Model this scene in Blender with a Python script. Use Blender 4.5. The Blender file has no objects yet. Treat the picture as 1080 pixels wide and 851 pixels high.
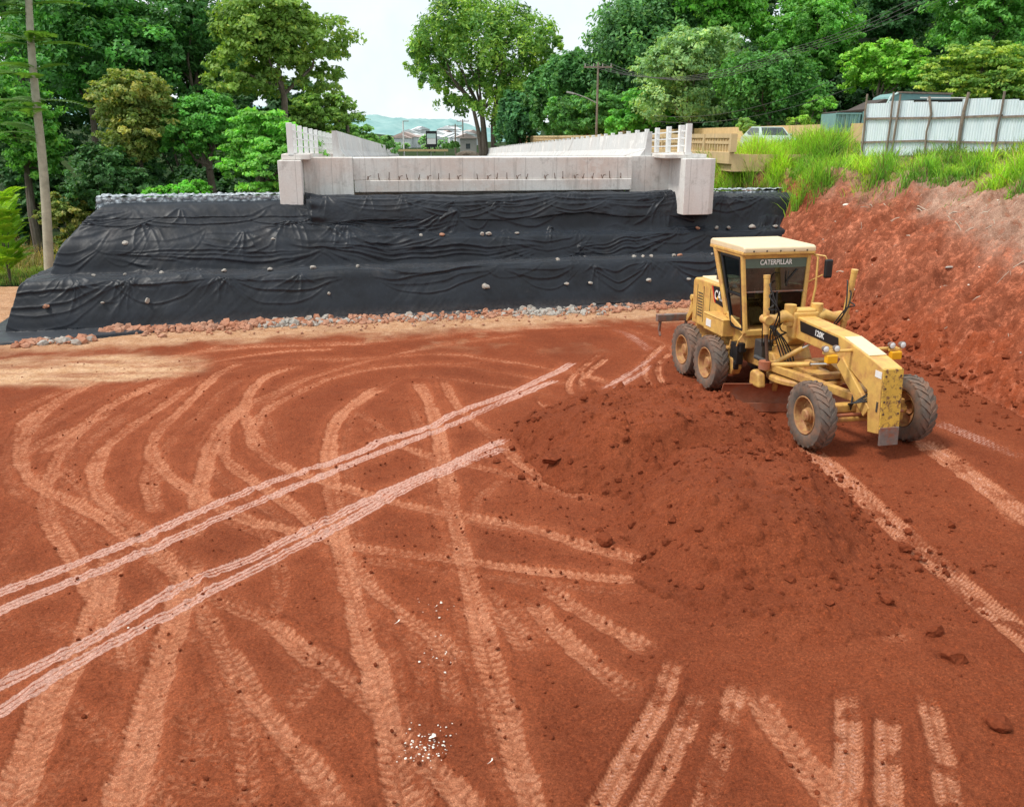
import bpy, bmesh, math, random
import numpy as np
from mathutils import Vector, Matrix

random.seed(7)
rng = np.random.default_rng(7)
S = bpy.context.scene
COL = S.collection
R = math.radians

# ------------------------------------------------------------------ camera numbers
FOC, CAMH = 920.0, 6.0
PIT = math.atan((425.5 - 145) / FOC)
cP, sP = math.cos(PIT), math.sin(PIT)

def gp(px, py, z=0.0):
    """point of the world at height z that the photograph shows at px, py"""
    x = (px - 540) / FOC; y = -(py - 425.5) / FOC
    d = (x, cP + y * sP, -sP + y * cP)
    t = (z - CAMH) / d[2]
    return (d[0] * t, d[1] * t, z)

def at(px, py, Y):
    """point of the world at distance Y ahead that the photograph shows at px, py"""
    x = (px - 540) / FOC; y = -(py - 425.5) / FOC
    d = (x, cP + y * sP, -sP + y * cP)
    t = Y / d[1]
    return (d[0] * t, Y, CAMH + d[2] * t)

# ------------------------------------------------------------------ numpy noise
_T = np.random.default_rng(99).random((256, 256)).astype(np.float32)
def vnoise(x, y, seed=0):
    x = np.asarray(x, np.float32) + seed * 17.31; y = np.asarray(y, np.float32) + seed * 41.77
    xi = np.floor(x).astype(np.int32); yi = np.floor(y).astype(np.int32)
    fx = x - xi; fy = y - yi
    fx = fx * fx * (3 - 2 * fx); fy = fy * fy * (3 - 2 * fy)
    a = _T[xi & 255, yi & 255]; b = _T[(xi + 1) & 255, yi & 255]
    c = _T[xi & 255, (yi + 1) & 255]; d = _T[(xi + 1) & 255, (yi + 1) & 255]
    return (a * (1 - fx) + b * fx) * (1 - fy) + (c * (1 - fx) + d * fx) * fy * 1.0 if False else \
        (a * (1 - fx) + b * fx) * (1 - fy) + (c * (1 - fx) + d * fx) * fy
def fbm(x, y, scale, oct=4, seed=0, gain=0.5):
    s = 0; amp = 1.0; tot = 0; f = 1.0 / scale
    for k in range(oct):
        s = s + amp * (vnoise(x * f, y * f, seed + k * 3) - 0.5); tot += amp; amp *= gain; f *= 2.03
    return s / tot * 2
def sstep(a, b, x):
    t = np.clip((x - a) / (b - a), 0, 1); return t * t * (3 - 2 * t)

# ------------------------------------------------------------------ objects
def tag(o, label=None, cat=None, group=None, kind=None):
    if label: o['label'] = label
    if cat: o['category'] = cat
    if group: o['group'] = group
    if kind: o['kind'] = kind
    return o
def empty(name, loc=(0, 0, 0), rz=0.0):
    o = bpy.data.objects.new(name, None); COL.objects.link(o)
    o.location = loc; o.rotation_euler = (0, 0, rz); o.empty_display_size = 0.3
    return o
def np_mesh(name, V, Fc, mat=None, parent=None, smooth=True, attrs=None, cols=None):
    V = np.ascontiguousarray(V, np.float32); Fc = np.ascontiguousarray(Fc, np.int32)
    me = bpy.data.meshes.new(name)
    n, k = Fc.shape
    me.vertices.add(len(V)); me.vertices.foreach_set('co', V.ravel())
    me.loops.add(n * k); me.loops.foreach_set('vertex_index', Fc.ravel())
    me.polygons.add(n)
    me.polygons.foreach_set('loop_start', np.arange(0, n * k, k, dtype=np.int32))
    me.polygons.foreach_set('loop_total', np.full(n, k, np.int32))
    me.polygons.foreach_set('use_smooth', np.full(n, smooth, bool))
    me.update(calc_edges=True)
    for an, av in (attrs or {}).items():
        a = me.attributes.new(an, 'FLOAT', 'POINT'); a.data.foreach_set('value', np.ascontiguousarray(av, np.float32).ravel())
    if cols is not None:
        c4 = np.ones((len(V), 4), np.float32); c4[:, :3] = cols
        a = me.attributes.new('Col', 'FLOAT_COLOR', 'POINT'); a.data.foreach_set('color', c4.ravel())
    o = bpy.data.objects.new(name, me); COL.objects.link(o)
    if mat: me.materials.append(mat)
    if parent: o.parent = parent
    return o
def grid_faces(nr, nc):
    i = np.arange(nr * nc).reshape(nr, nc)
    return np.stack([i[:-1, :-1], i[:-1, 1:], i[1:, 1:], i[1:, :-1]], -1).reshape(-1, 4)

def spline3(pts, k=6):
    P = np.array([tuple(p) for p in pts], float); P = np.vstack([2 * P[0] - P[1], P, 2 * P[-1] - P[-2]]); o = []
    for i in range(1, len(P) - 2):
        a, b, c, d = P[i - 1:i + 3]; t = np.linspace(0, 1, k, endpoint=False)[:, None]
        o.append(.5 * (2 * b + (c - a) * t + (2 * a - 5 * b + 4 * c - d) * t ** 2 + (3 * b - a - 3 * c + d) * t ** 3))
    return np.vstack(o + [P[-2:-1]])
class MB:
    def __init__(s): s.v = []; s.f = []
    def add(s, vs, fs):
        n = len(s.v); s.v += [tuple(v) for v in vs]; s.f += [tuple(i + n for i in f) for f in fs]; return s
    def box(s, c, d, rot=None):
        pts = []
        for x in (-.5, .5):
            for y in (-.5, .5):
                for z in (-.5, .5):
                    p = Vector((x * d[0], y * d[1], z * d[2]))
                    if rot: p = rot @ p
                    pts.append(p + Vector(c))
        return s.add(pts, [(0, 1, 3, 2), (4, 6, 7, 5), (0, 4, 5, 1), (2, 3, 7, 6), (0, 2, 6, 4), (1, 5, 7, 3)])
    def bar(s, a, b, w, h, up=(0, 0, 1)):
        a = Vector(a); b = Vector(b); d = (b - a).normalized(); u = Vector(up)
        if abs(d.dot(u)) > .98: u = Vector((1, 0, 0))
        l = d.cross(u).normalized(); u = l.cross(d)
        vs = [p + l * (sx * w / 2) + u * (sy * h / 2) for p in (a, b) for sx, sy in ((-1, -1), (1, -1), (1, 1), (-1, 1))]
        return s.add(vs, [(3, 2, 1, 0), (4, 5, 6, 7), (0, 1, 5, 4), (1, 2, 6, 5), (2, 3, 7, 6), (3, 0, 4, 7)])
    def hose(s, pts, r): 
        return s.tube([tuple(p) for p in spline3(pts)], r, 6)
    def tube(s, pts, r, n=10, cap=True):
        pts = [Vector(p) for p in pts]; rs = r if isinstance(r, (list, tuple)) else [r] * len(pts)
        vs = []; fs = []; ref = None
        for i, p in enumerate(pts):
            d = (pts[min(i + 1, len(pts) - 1)] - pts[max(i - 1, 0)]).normalized()
            if ref is None: ref = Vector((0, 0, 1)) if abs(d.z) < .9 else Vector((1, 0, 0))
            l = d.cross(ref).normalized(); ref = l.cross(d)
            for k in range(n):
                a = 2 * math.pi * k / n; vs.append(p + l * (math.cos(a) * rs[i]) + ref * (math.sin(a) * rs[i]))
        for i in range(len(pts) - 1):
            for k in range(n):
                fs.append((i * n + k, i * n + (k + 1) % n, (i + 1) * n + (k + 1) % n, (i + 1) * n + k))
        if cap: fs.append(tuple(range(n - 1, -1, -1))); fs.append(tuple(range(len(vs) - n, len(vs))))
        return s.add(vs, fs)
    def prism(s, poly, fn, a, b):
        """poly: 2-D outline; fn(p, t) -> 3-D; swept from t=a to t=b"""
        n = len(poly)
        vs = [fn(p, a) for p in poly] + [fn(p, b) for p in poly]
        fs = [tuple(range(n - 1, -1, -1)), tuple(range(n, 2 * n))] + [(i, (i + 1) % n, n + (i + 1) % n, n + i) for i in range(n)]
        return s.add(vs, fs)
    def lathe(s, prof, c, ax='y', n=32):
        """prof: (radius, offset along axis)"""
        vs = []; fs = []; m = len(prof)
        for k in range(n):
            a = 2 * math.pi * k / n
            for r, h in prof:
                ca, sa = math.cos(a) * r, math.sin(a) * r
                p = (ca, h, sa) if ax == 'y' else ((h, ca, sa) if ax == 'x' else (ca, sa, h))
                vs.append(Vector(p) + Vector(c))
        for k in range(n):
            k2 = (k + 1) % n
            for j in range(m - 1): fs.append((k * m + j, k * m + j + 1, k2 * m + j + 1, k2 * m + j))
        return s.add(vs, fs)
    def build(s, name, mat, parent=None, smooth=False, bevel=0.0, seg=2):
        me = bpy.data.meshes.new(name); me.from_pydata(s.v, [], s.f); me.materials.append(mat)
        bm = bmesh.new(); bm.from_mesh(me); bmesh.ops.recalc_face_normals(bm, faces=bm.faces); bm.to_mesh(me); bm.free()
        if smooth:
            for p in me.polygons: p.use_smooth = True
            me.set_sharp_from_angle(angle=R(38))
        o = bpy.data.objects.new(name, me); COL.objects.link(o)
        if parent: o.parent = parent
        if bevel:
            m = o.modifiers.new('bevel', 'BEVEL'); m.width = bevel; m.segments = seg; m.limit_method = 'ANGLE'; m.angle_limit = R(35)
        return o
def copy_tree(o, parent=None):
    c = o.copy(); COL.objects.link(c); c.parent = parent
    for ch in list(o.children): copy_tree(ch, c)
    return c
def lettering(name, text, size, loc, rot, mat, parent, ext=0.004, sx=1.0):
    cu = bpy.data.curves.new(name, 'FONT'); cu.body = text; cu.size = size; cu.extrude = ext
    cu.align_x = 'CENTER'; cu.align_y = 'CENTER'; cu.offset = size * 0.018
    cu.materials.append(mat)
    t = bpy.data.objects.new(name, cu); COL.objects.link(t); bpy.context.view_layer.update()
    me = bpy.data.meshes.new_from_object(t.evaluated_get(bpy.context.evaluated_depsgraph_get())); bpy.data.objects.remove(t)
    o = bpy.data.objects.new(name, me); COL.objects.link(o); o.parent = parent
    m = Matrix((rot[0], rot[1], rot[2])).transposed().to_4x4()
    o.matrix_local = Matrix.Translation(loc) @ m @ Matrix.Diagonal((sx, 1, 1, 1))
    return o

# ------------------------------------------------------------------ materials
def new_mat(name):
    m = bpy.data.materials.new(name); m.use_nodes = True
    nt = m.node_tree; b = nt.nodes['Principled BSDF']
    return m, nt, b
def N(nt, t, **kw):
    n = nt.nodes.new(t)
    for k, v in kw.items(): setattr(n, k, v)
    return n
def noise_node(nt, scale, detail=6, rough=0.6, vec=None):
    n = N(nt, 'ShaderNodeTexNoise'); n.inputs['Scale'].default_value = scale; n.inputs['Detail'].default_value = detail
    n.inputs['Roughness'].default_value = rough
    if vec: nt.links.new(vec, n.inputs['Vector'])
    return n.outputs['Fac']
def ramp(nt, src, p0, p1, c0=(0, 0, 0), c1=(1, 1, 1)):
    r = N(nt, 'ShaderNodeValToRGB'); e = r.color_ramp.elements
    e[0].position = p0; e[1].position = p1; e[0].color = (*c0, 1); e[1].color = (*c1, 1)
    nt.links.new(src, r.inputs['Fac']); return r.outputs['Color']
def mix(nt, fac, a, b, mode='MIX'):
    n = N(nt, 'ShaderNodeMix', data_type='RGBA', blend_type=mode)
    for sock, v in ((n.inputs[0], fac), (n.inputs[6], a), (n.inputs[7], b)):
        if isinstance(v, (int, float)): sock.default_value = v
        elif isinstance(v, (tuple, list)): sock.default_value = (*v[:3], 1)
        else: nt.links.new(v, sock)
    return n.outputs[2]
def math_(nt, op, a, b=0.0, clamp=False):
    n = N(nt, 'ShaderNodeMath', operation=op); n.use_clamp = clamp
    for sock, v in ((n.inputs[0], a), (n.inputs[1], b)):
        if isinstance(v, (int, float)): sock.default_value = v
        else: nt.links.new(v, sock)
    return n.outputs[0]
def attr(nt, name, out='Fac'):
    a = N(nt, 'ShaderNodeAttribute'); a.attribute_name = name; return a.outputs[out]
def objco(nt): return N(nt, 'ShaderNodeTexCoord').outputs['Object']
def bump(nt, b, h, strength, dist):
    n = N(nt, 'ShaderNodeBump'); n.inputs['Strength'].default_value = strength; n.inputs['Distance'].default_value = dist
    nt.links.new(h, n.inputs['Height']); nt.links.new(n.outputs[0], b.inputs['Normal'])

def paint(name, base, rough=.5, var=.18, scale=6, grime=None, gscale=3.0, gamount=(.52, .75), bumps=.0, metal=0.0, streak=False, spec=.5):
    m, nt, b = new_mat(name); co = objco(nt)
    if streak:
        mp = N(nt, 'ShaderNodeMapping'); mp.inputs['Scale'].default_value = (1, 1, .12); nt.links.new(co, mp.inputs[0]); sv = mp.outputs[0]
    else: sv = co
    n1 = noise_node(nt, scale, 6, .65, co)
    c = mix(nt, ramp(nt, n1, .3, .7), tuple(x * (1 - var) for x in base), tuple(min(1, x * (1 + var)) for x in base))
    if grime:
        g = noise_node(nt, gscale, 9, .7, sv)
        c = mix(nt, ramp(nt, g, *gamount), c, grime)
    nt.links.new(c, b.inputs['Base Color'])
    b.inputs['Roughness'].default_value = rough; b.inputs['Metallic'].default_value = metal
    b.inputs['Specular IOR Level'].default_value = spec
    if bumps: bump(nt, b, noise_node(nt, scale * 4, 6, .6, co), .6, bumps)
    return m

DIRT = (.30, .095, .045)
M = {}
M['yellow'] = paint('grader_yellow', (.68, .42, .115), .48, .13, 4, (.46, .20, .08), 3.6, (.47, .72))
M['yellow_dirty'] = paint('muddy_yellow', (.60, .36, .09), .6, .15, 6, (.36, .15, .06), 4.0, (.40, .66), .004)
M['cream'] = paint('pale_cream_paint', (.78, .62, .40), .5, .08, 5, (.60, .40, .2), 2.5, (.6, .9))  # paler cream on the upward faces: cab roof, hood top, frame top
M['chipped'] = paint('chipped_yellow', (.66, .42, .07), .5, .15, 6, (.20, .10, .05), 11.0, (.50, .60), .003)
M['black'] = paint('black_paint', (.012, .012, .013), .45, .3, 8)
M['darkgrey'] = paint('dark_metal', (.045, .043, .042), .55, .3, 8, (.20, .10, .06), 5, (.55, .8))
M['grey_worn'] = paint('worn_steel', (.19, .165, .15), .6, .25, 9, DIRT, 5, (.45, .68), .002, .2)
M['chrome'] = paint('chrome_rod', (.62, .60, .56), .22, .1, 9, None, metal=.9)
M['tyre'] = paint('dusty_rubber', (.135, .112, .096), .88, .25, 7, (.27, .15, .10), 3, (.42, .68), .004, spec=.15)
M['rim'] = paint('muddy_rim', (.46, .27, .10), .65, .2, 9, (.32, .12, .055), 6, (.38, .62), .003)
M['mud_blade'] = paint('muddy_steel', (.38, .125, .06), .75, .25, 6, (.26, .13, .09), 3, (.5, .7), .006)
M['white_letter'] = paint('white_decal', (.80, .80, .78), .5, .05, 9)
M['red_decal'] = paint('red_decal', (.55, .03, .02), .5, .05, 9)
M['amber'] = paint('amber_lens', (.85, .42, .02), .25, .05, 20)
M['lens'] = paint('clear_lens', (.80, .82, .82), .12, .05, 20)
M['seat'] = paint('dark_seat', (.03, .032, .035), .7, .2, 8)
M['dead_wood'] = paint('dead_wood', (.40, .33, .26), .9, .2, 9)
M['wood'] = paint('weathered_wood', (.23, .18, .14), .8, .3, 9, (.12, .09, .075), 5, (.45, .7), .004, streak=True)
M['pole_grey'] = paint('concrete_pole', (.33, .32, .30), .8, .15, 6)
M['wire'] = paint('cable', (.06, .06, .06), .6, .1, 5)
M['rust'] = paint('rusty_bar', (.11, .06, .04), .8, .3, 12)
M['teal'] = paint('faded_teal_paint', (.16, .32, .31), .6, .12, 4, (.16, .2, .18), 2.5, (.55, .8))
M['tealpale'] = paint('pale_teal_paint', (.52, .68, .66), .55, .1, 4)
M['tarpbrown'] = paint('dark_canvas', (.06, .045, .038), .85, .3, 5, bumps=.02)
M['carpaint'] = paint('pale_green_car_paint', (.42, .52, .48), .3, .05, 4)
M['carglass'] = paint('car_window', (.03, .045, .05), .08, .1, 4)
M['whitepaint'] = paint('white_paint', (.78, .78, .77), .5, .06, 4)
M['stone'] = paint('pale_stone', (.36, .335, .30), .9, .25, 9, (.36, .22, .15), 5, (.5, .75), .01)
M['stone_red'] = paint('reddish_stone', (.43, .235, .155), .9, .25, 3, (.38, .15, .08), .9, (.40, .62), .01)
M['clod'] = paint('red_clod', (.205, .049, .020), .95, .4, 12, (.13, .032, .014), 9, (.45, .7), bumps=.04, spec=.1)
M['litter'] = paint('white_scrap', (.72, .68, .60), .8, .15, 20)
M['old_beige'] = paint('old_beige_concrete', (.60, .44, .23), .85, .12, 2.0, (.36, .28, .18), 1.5, (.55, .8), streak=True)
M['roof_tile'] = paint('clay_roof', (.42, .34, .31), .9, .2, 1.0)
M['house_white'] = paint('white_render', (.66, .70, .72), .9, .08, .3)
M['asphalt'] = paint('asphalt', (.08, .08, .08), .9, .2, 1.0)

def concrete(name, base, pink=0.5):
    m, nt, b = new_mat(name); co = objco(nt)
    mp = N(nt, 'ShaderNodeMapping'); mp.inputs['Scale'].default_value = (1.3, 1.3, .14); nt.links.new(co, mp.inputs[0])
    big = noise_node(nt, .55, 5, .6, co); st = noise_node(nt, 2.6, 8, .72, mp.outputs[0]); fine = noise_node(nt, 14, 8, .7, co)
    c = mix(nt, ramp(nt, fine, .3, .72), tuple(x * .86 for x in base), base)
    c = mix(nt, math_(nt, 'MULTIPLY', ramp(nt, big, .44, .62), pink), c, (.60, .43, .35))
    c = mix(nt, math_(nt, 'MULTIPLY', ramp(nt, st, .52, .74), .62), c, (.25, .225, .20))
    blot = noise_node(nt, 1.7, 9, .75, co)
    c = mix(nt, math_(nt, 'MULTIPLY', ramp(nt, blot, .54, .70), .55), c, (.30, .28, .25)); c = mix(nt, math_(nt, 'MULTIPLY', ramp(nt, noise_node(nt, 1.1, 6, .7, co), .56, .62), .45), c, (.80, .79, .76))
    sx = N(nt, 'ShaderNodeSeparateXYZ'); nt.links.new(co, sx.inputs[0]); fx = math_(nt, 'ABSOLUTE', math_(nt, 'SUBTRACT', math_(nt, 'FRACT', math_(nt, 'MULTIPLY', sx.outputs[0], .82)), .5))
    c = mix(nt, math_(nt, 'MULTIPLY', ramp(nt, fx, .0, .016, (1, 1, 1), (0, 0, 0)), .5), c, (.24, .21, .19))
    nt.links.new(c, b.inputs['Base Color']); b.inputs['Roughness'].default_value = .9; b.inputs['Specular IOR Level'].default_value = .2
    bump(nt, b, fine, .5, .012)
    return m
M['concrete'] = concrete('stained_concrete', (.78, .765, .73))
M['concrete_pale'] = concrete('pale_concrete', (.80, .785, .76), .25)
M['concrete_white'] = concrete('new_white_concrete', (.60, .60, .595), .12)

def glass(name, tint, gloss=.10, fk=.9):
    m = bpy.data.materials.new(name); m.use_nodes = True; nt = m.node_tree; nt.nodes.clear()
    out = N(nt, 'ShaderNodeOutputMaterial'); tr = N(nt, 'ShaderNodeBsdfTransparent'); gl = N(nt, 'ShaderNodeBsdfGlossy')
    tr.inputs[0].default_value = (*tint, 1); gl.inputs['Roughness'].default_value = .04; gl.inputs[0].default_value = (.85, .95, .95, 1)
    fr = N(nt, 'ShaderNodeFresnel'); fr.inputs[0].default_value = 1.5
    f = math_(nt, 'ADD', math_(nt, 'MULTIPLY', fr.outputs[0], fk), gloss * .4, True)
    mx = N(nt, 'ShaderNodeMixShader'); nt.links.new(f, mx.inputs[0]); nt.links.new(tr.outputs[0], mx.inputs[1]); nt.links.new(gl.outputs[0], mx.inputs[2])
    nt.links.new(mx.outputs[0], out.inputs[0]); return m
M['glass'] = glass('tinted_glass', (.20, .25, .235), .16)
M['glass_dark'] = glass('dark_glass', (.05, .06, .06), .05, .25)
M['visor'] = paint('green_sun_strip', (.085, .125, .095), .3, .08, 5)

def soil_mat():
    m, nt, b = new_mat('red_soil'); co = objco(nt)
    n_big = noise_node(nt, .35, 5, .6, co); n_mid = noise_node(nt, 2.2, 7, .65, co); n_f = noise_node(nt, 11, 12, .74, co); n_ff = noise_node(nt, 60, 4, .7, co)
    dark, mid, light = (.105, .024, .0100), (.425, .098, .0330), (.50, .150, .063)
    c = mix(nt, ramp(nt, n_big, .36, .64), (.325, .068, .0225), mid)
    c = mix(nt, math_(nt, 'MULTIPLY', ramp(nt, n_mid, .46, .72), .55), c, light)
    n_g = noise_node(nt, 34, 10, .8, co); c = mix(nt, math_(nt, 'MULTIPLY', ramp(nt, n_g, .45, .32), .50), c, dark); c = mix(nt, math_(nt, 'MULTIPLY', ramp(nt, n_f, .42, .28), .35), c, dark)
    c = mix(nt, math_(nt, 'MULTIPLY', ramp(nt, n_ff, .58, .74), .30), c, (.42, .15, .075))
    c = mix(nt, math_(nt, 'MULTIPLY', attr(nt, 'halo'), math_(nt, 'ADD', .25, ramp(nt, n_mid, .3, .65)), True), c, (.46, .132, .056))
    # compacted, paler wheel tracks
    tr = attr(nt, 'trk'); brk = ramp(nt, n_f, .34, .60)
    nz = math_(nt, 'MULTIPLY', math_(nt, 'SUBTRACT', n_f, .5), 1.5); nz2 = math_(nt, 'MULTIPLY', math_(nt, 'SUBTRACT', n_ff, .5), .7)
    f = math_(nt, 'MULTIPLY', math_(nt, 'SUBTRACT', math_(nt, 'ADD', math_(nt, 'MULTIPLY', tr, 1.15), math_(nt, 'ADD', nz, nz2)), .22), 1.65, True); f = math_(nt, 'MULTIPLY', f, math_(nt, 'MINIMUM', math_(nt, 'MULTIPLY', tr, 1.8), .93))
    c = mix(nt, f, c, mix(nt, ramp(nt, n_mid, .3, .7), (.55, .205, .100), (.64, .29, .165))); c = mix(nt, math_(nt, 'MULTIPLY', ramp(nt, n_g, .45, .33), .32), c, (.24, .065, .028))
    pl = attr(nt, 'pale'); f = math_(nt, 'MULTIPLY', math_(nt, 'SUBTRACT', math_(nt, 'ADD', math_(nt, 'MULTIPLY', pl, 1.2), math_(nt, 'ADD', nz, nz2)), .34), 2.2, True); f = math_(nt, 'MULTIPLY', f, math_(nt, 'MINIMUM', math_(nt, 'MULTIPLY', pl, 1.6), .92))
    c = mix(nt, f, c, mix(nt, ramp(nt, n_f, .3, .7), (.50, .25, .18), (.62, .385, .31)))
    c = mix(nt, math_(nt, 'MULTIPLY', attr(nt, 'dry'), ramp(nt, n_f, .2, .5), True), c, mix(nt, ramp(nt, n_mid, .35, .65), (.52, .30, .155), (.66, .44, .27)))
    c = mix(nt, math_(nt, 'MULTIPLY', attr(nt, 'dark'), .5), c, dark)
    n_p = noise_node(nt, 85, 5, .8, co); n_q = noise_node(nt, 27, 8, .8, co)
    c = mix(nt, 1.0, c, ramp(nt, n_p, .32, .68, (.50, .47, .45), (1.52, 1.56, 1.60)), 'MULTIPLY'); c = mix(nt, 1.0, c, ramp(nt, n_q, .34, .64, (.62, .57, .55), (1.30, 1.34, 1.38)), 'MULTIPLY')
    nt.links.new(c, b.inputs['Base Color']); b.inputs['Roughness'].default_value = .95; b.inputs['Specular IOR Level'].default_value = .12
    h = math_(nt, 'ADD', math_(nt, 'MULTIPLY', n_f, .8), math_(nt, 'MULTIPLY', n_g, 1.0)); bump(nt, b, h, 1.0, .024)
    return m
M['soil'] = soil_mat()
def bank_mat():
    m, nt, b = new_mat('cut_bank_earth'); co = objco(nt)
    mp = N(nt, 'ShaderNodeMapping'); mp.inputs['Scale'].default_value = (1, 1, .45); nt.links.new(co, mp.inputs[0])
    a = noise_node(nt, .9, 10, .70, mp.outputs[0]); f = noise_node(nt, 5, 12, .74, co); g = noise_node(nt, 34, 5, .7, co)
    c = mix(nt, ramp(nt, a, .34, .66), (.36, .092, .040), (.52, .19, .105))
    c = mix(nt, math_(nt, 'MULTIPLY', ramp(nt, f, .46, .30), .6), c, (.15, .042, .02))
    c = mix(nt, math_(nt, 'MULTIPLY', attr(nt, 'cav_shade'), .42), c, (.11, .029, .0135))  # shade in the crevices, painted into the colour
    # the upper part is dry grey-brown rubble with root mat
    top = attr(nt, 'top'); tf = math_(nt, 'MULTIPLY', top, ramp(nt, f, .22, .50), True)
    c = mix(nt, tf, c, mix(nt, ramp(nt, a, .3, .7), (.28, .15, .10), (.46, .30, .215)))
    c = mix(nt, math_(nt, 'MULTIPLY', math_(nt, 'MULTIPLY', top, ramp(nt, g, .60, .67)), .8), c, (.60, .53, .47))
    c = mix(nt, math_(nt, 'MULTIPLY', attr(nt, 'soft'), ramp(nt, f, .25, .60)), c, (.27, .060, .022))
    c = mix(nt, math_(nt, 'MULTIPLY', attr(nt, 'green'), ramp(nt, f, .3, .6), True), c, (.09, .13, .035))
    n_s = noise_node(nt, 3.2, 10, .75, co); c = mix(nt, 1.0, c, ramp(nt, n_s, .34, .64, (.66, .62, .60), (1.22, 1.24, 1.26)), 'MULTIPLY')
    n_p = noise_node(nt, 85, 5, .8, co); n_q = noise_node(nt, 27, 8, .8, co)
    c = mix(nt, 1.0, c, ramp(nt, n_p, .32, .68, (.50, .47, .45), (1.52, 1.56, 1.60)), 'MULTIPLY'); c = mix(nt, 1.0, c, ramp(nt, n_q, .34, .64, (.62, .57, .55), (1.30, 1.34, 1.38)), 'MULTIPLY')
    nt.links.new(c, b.inputs['Base Color']); b.inputs['Roughness'].default_value = .95; b.inputs['Specular IOR Level'].default_value = .12
    bump(nt, b, math_(nt, 'ADD', f, math_(nt, 'MULTIPLY', g, .25)), .8, .045)
    return m
M['bank'] = bank_mat()
def terrain_mat():
    m, nt, b = new_mat('undergrowth_ground'); co = objco(nt)
    a = noise_node(nt, .12, 6, .6, co); f = noise_node(nt, 2.5, 8, .7, co)
    c = mix(nt, ramp(nt, a, .4, .6), (.016, .036, .010), (.032, .055, .015))  # greens darkened to stand in for shade under the trees
    c = mix(nt, ramp(nt, f, .58, .72), c, (.07, .055, .03))
    nt.links.new(c, b.inputs['Base Color']); b.inputs['Roughness'].default_value = 1; b.inputs['Specular IOR Level'].default_value = .1
    bump(nt, b, f, .7, .15); return m
M['terrain'] = terrain_mat()
def foliage(name, trans=.28, rough=.5):
    m = bpy.data.materials.new(name); m.use_nodes = True; nt = m.node_tree; b = nt.nodes['Principled BSDF']; out = nt.nodes['Material Output']
    c = attr(nt, 'Col', 'Color')
    nt.links.new(c, b.inputs['Base Color']); b.inputs['Roughness'].default_value = rough; b.inputs['Specular IOR Level'].default_value = .35
    t = N(nt, 'ShaderNodeBsdfTranslucent'); nt.links.new(mix(nt, 1.0, c, (1.25, 1.25, .55), 'MULTIPLY'), t.inputs[0])
    mx = N(nt, 'ShaderNodeMixShader'); mx.inputs[0].default_value = trans
    nt.links.new(b.outputs[0], mx.inputs[1]); nt.links.new(t.outputs[0], mx.inputs[2]); nt.links.new(mx.outputs[0], out.inputs[0])
    return m
M['leaf'] = foliage('foliage', .38, .55); M['grass'] = foliage('grass_blades', .35, .55)
M['bark'] = paint('bark', (.12, .095, .07), .9, .3, 5, (.22, .20, .17), 3, (.5, .75), .02, streak=True)
M['bark_pale'] = paint('pale_bark', (.40, .37, .28), .8, .15, 4, (.25, .24, .18), 3, (.5, .75), .01)
def cloth_mat():
    m, nt, b = new_mat('black_geotextile'); co = objco(nt)
    n = noise_node(nt, 1.2, 7, .65, co); f = noise_node(nt, 10, 8, .7, co)
    c = mix(nt, ramp(nt, n, .35, .68), (.0055, .0075, .0115), (.0125, .0172, .0260))
    c = mix(nt, math_(nt, 'MULTIPLY', ramp(nt, f, .56, .78), .45), c, (.042, .044, .050))
    c = mix(nt, math_(nt, 'MULTIPLY', attr(nt, 'dust'), ramp(nt, f, .30, .68), True), c, (.075, .066, .064))
    nt.links.new(c, b.inputs['Base Color']); b.inputs['Roughness'].default_value = .48; b.inputs['Specular IOR Level'].default_value = .34
    b.inputs['Sheen Weight'].default_value = .16; b.inputs['Sheen Roughness'].default_value = .4; b.inputs['Sheen Tint'].default_value = (.75, .88, 1.0, 1)
    bump(nt, b, f, .3, .01); return m
M['cloth'] = cloth_mat()
def gabion_mat():
    m, nt, b = new_mat('gabion_stone'); co = objco(nt)
    v = N(nt, 'ShaderNodeTexVoronoi'); v.inputs['Scale'].default_value = 7.5; nt.links.new(co, v.inputs['Vector'])
    n = noise_node(nt, 5, 4, .6, co); c = mix(nt, ramp(nt, v.outputs['Distance'], .15, .75), mix(nt, ramp(nt, n, .35, .65), (.52, .59, .64), (.70, .75, .78)), (.20, .23, .26))
    nt.links.new(c, b.inputs['Base Color']); b.inputs['Roughness'].default_value = .9
    bump(nt, b, math_(nt, 'MULTIPLY', v.outputs['Distance'], -1.0), 1.0, .10); return m
M['gabion'] = gabion_mat()
def sheet_metal():
    m, nt, b = new_mat('galvanised_sheet'); co = objco(nt)
    mp = N(nt, 'ShaderNodeMapping'); mp.inputs['Scale'].default_value = (1.5, 1.5, .2); nt.links.new(co, mp.inputs[0])
    n = noise_node(nt, 3, 8, .7, mp.outputs[0]); f = noise_node(nt, 9, 8, .7, co)
    c = mix(nt, ramp(nt, n, .35, .65), (.64, .75, .80), (.80, .88, .92))
    c = mix(nt, math_(nt, 'MULTIPLY', ramp(nt, f, .64, .78), .55), c, (.30, .23, .18))
    nt.links.new(c, b.inputs['Base Color']); b.inputs['Roughness'].default_value = .5; b.inputs['Metallic'].default_value = .15; return m
M['sheet'] = sheet_metal()
def haze_mat(name, c0, c1, sc):
    m, nt, b = new_mat(name); n = noise_node(nt, sc, 8, .65, objco(nt))
    nt.links.new(mix(nt, ramp(nt, n, .38, .62), c0, c1), b.inputs['Base Color']); b.inputs['Roughness'].default_value = 1; b.inputs['Specular IOR Level'].default_value = 0
    return m
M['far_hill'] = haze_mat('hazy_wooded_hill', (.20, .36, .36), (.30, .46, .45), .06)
M['near_hill'] = haze_mat('hillside_undergrowth', (.018, .045, .016), (.045, .09, .025), .25)

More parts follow.
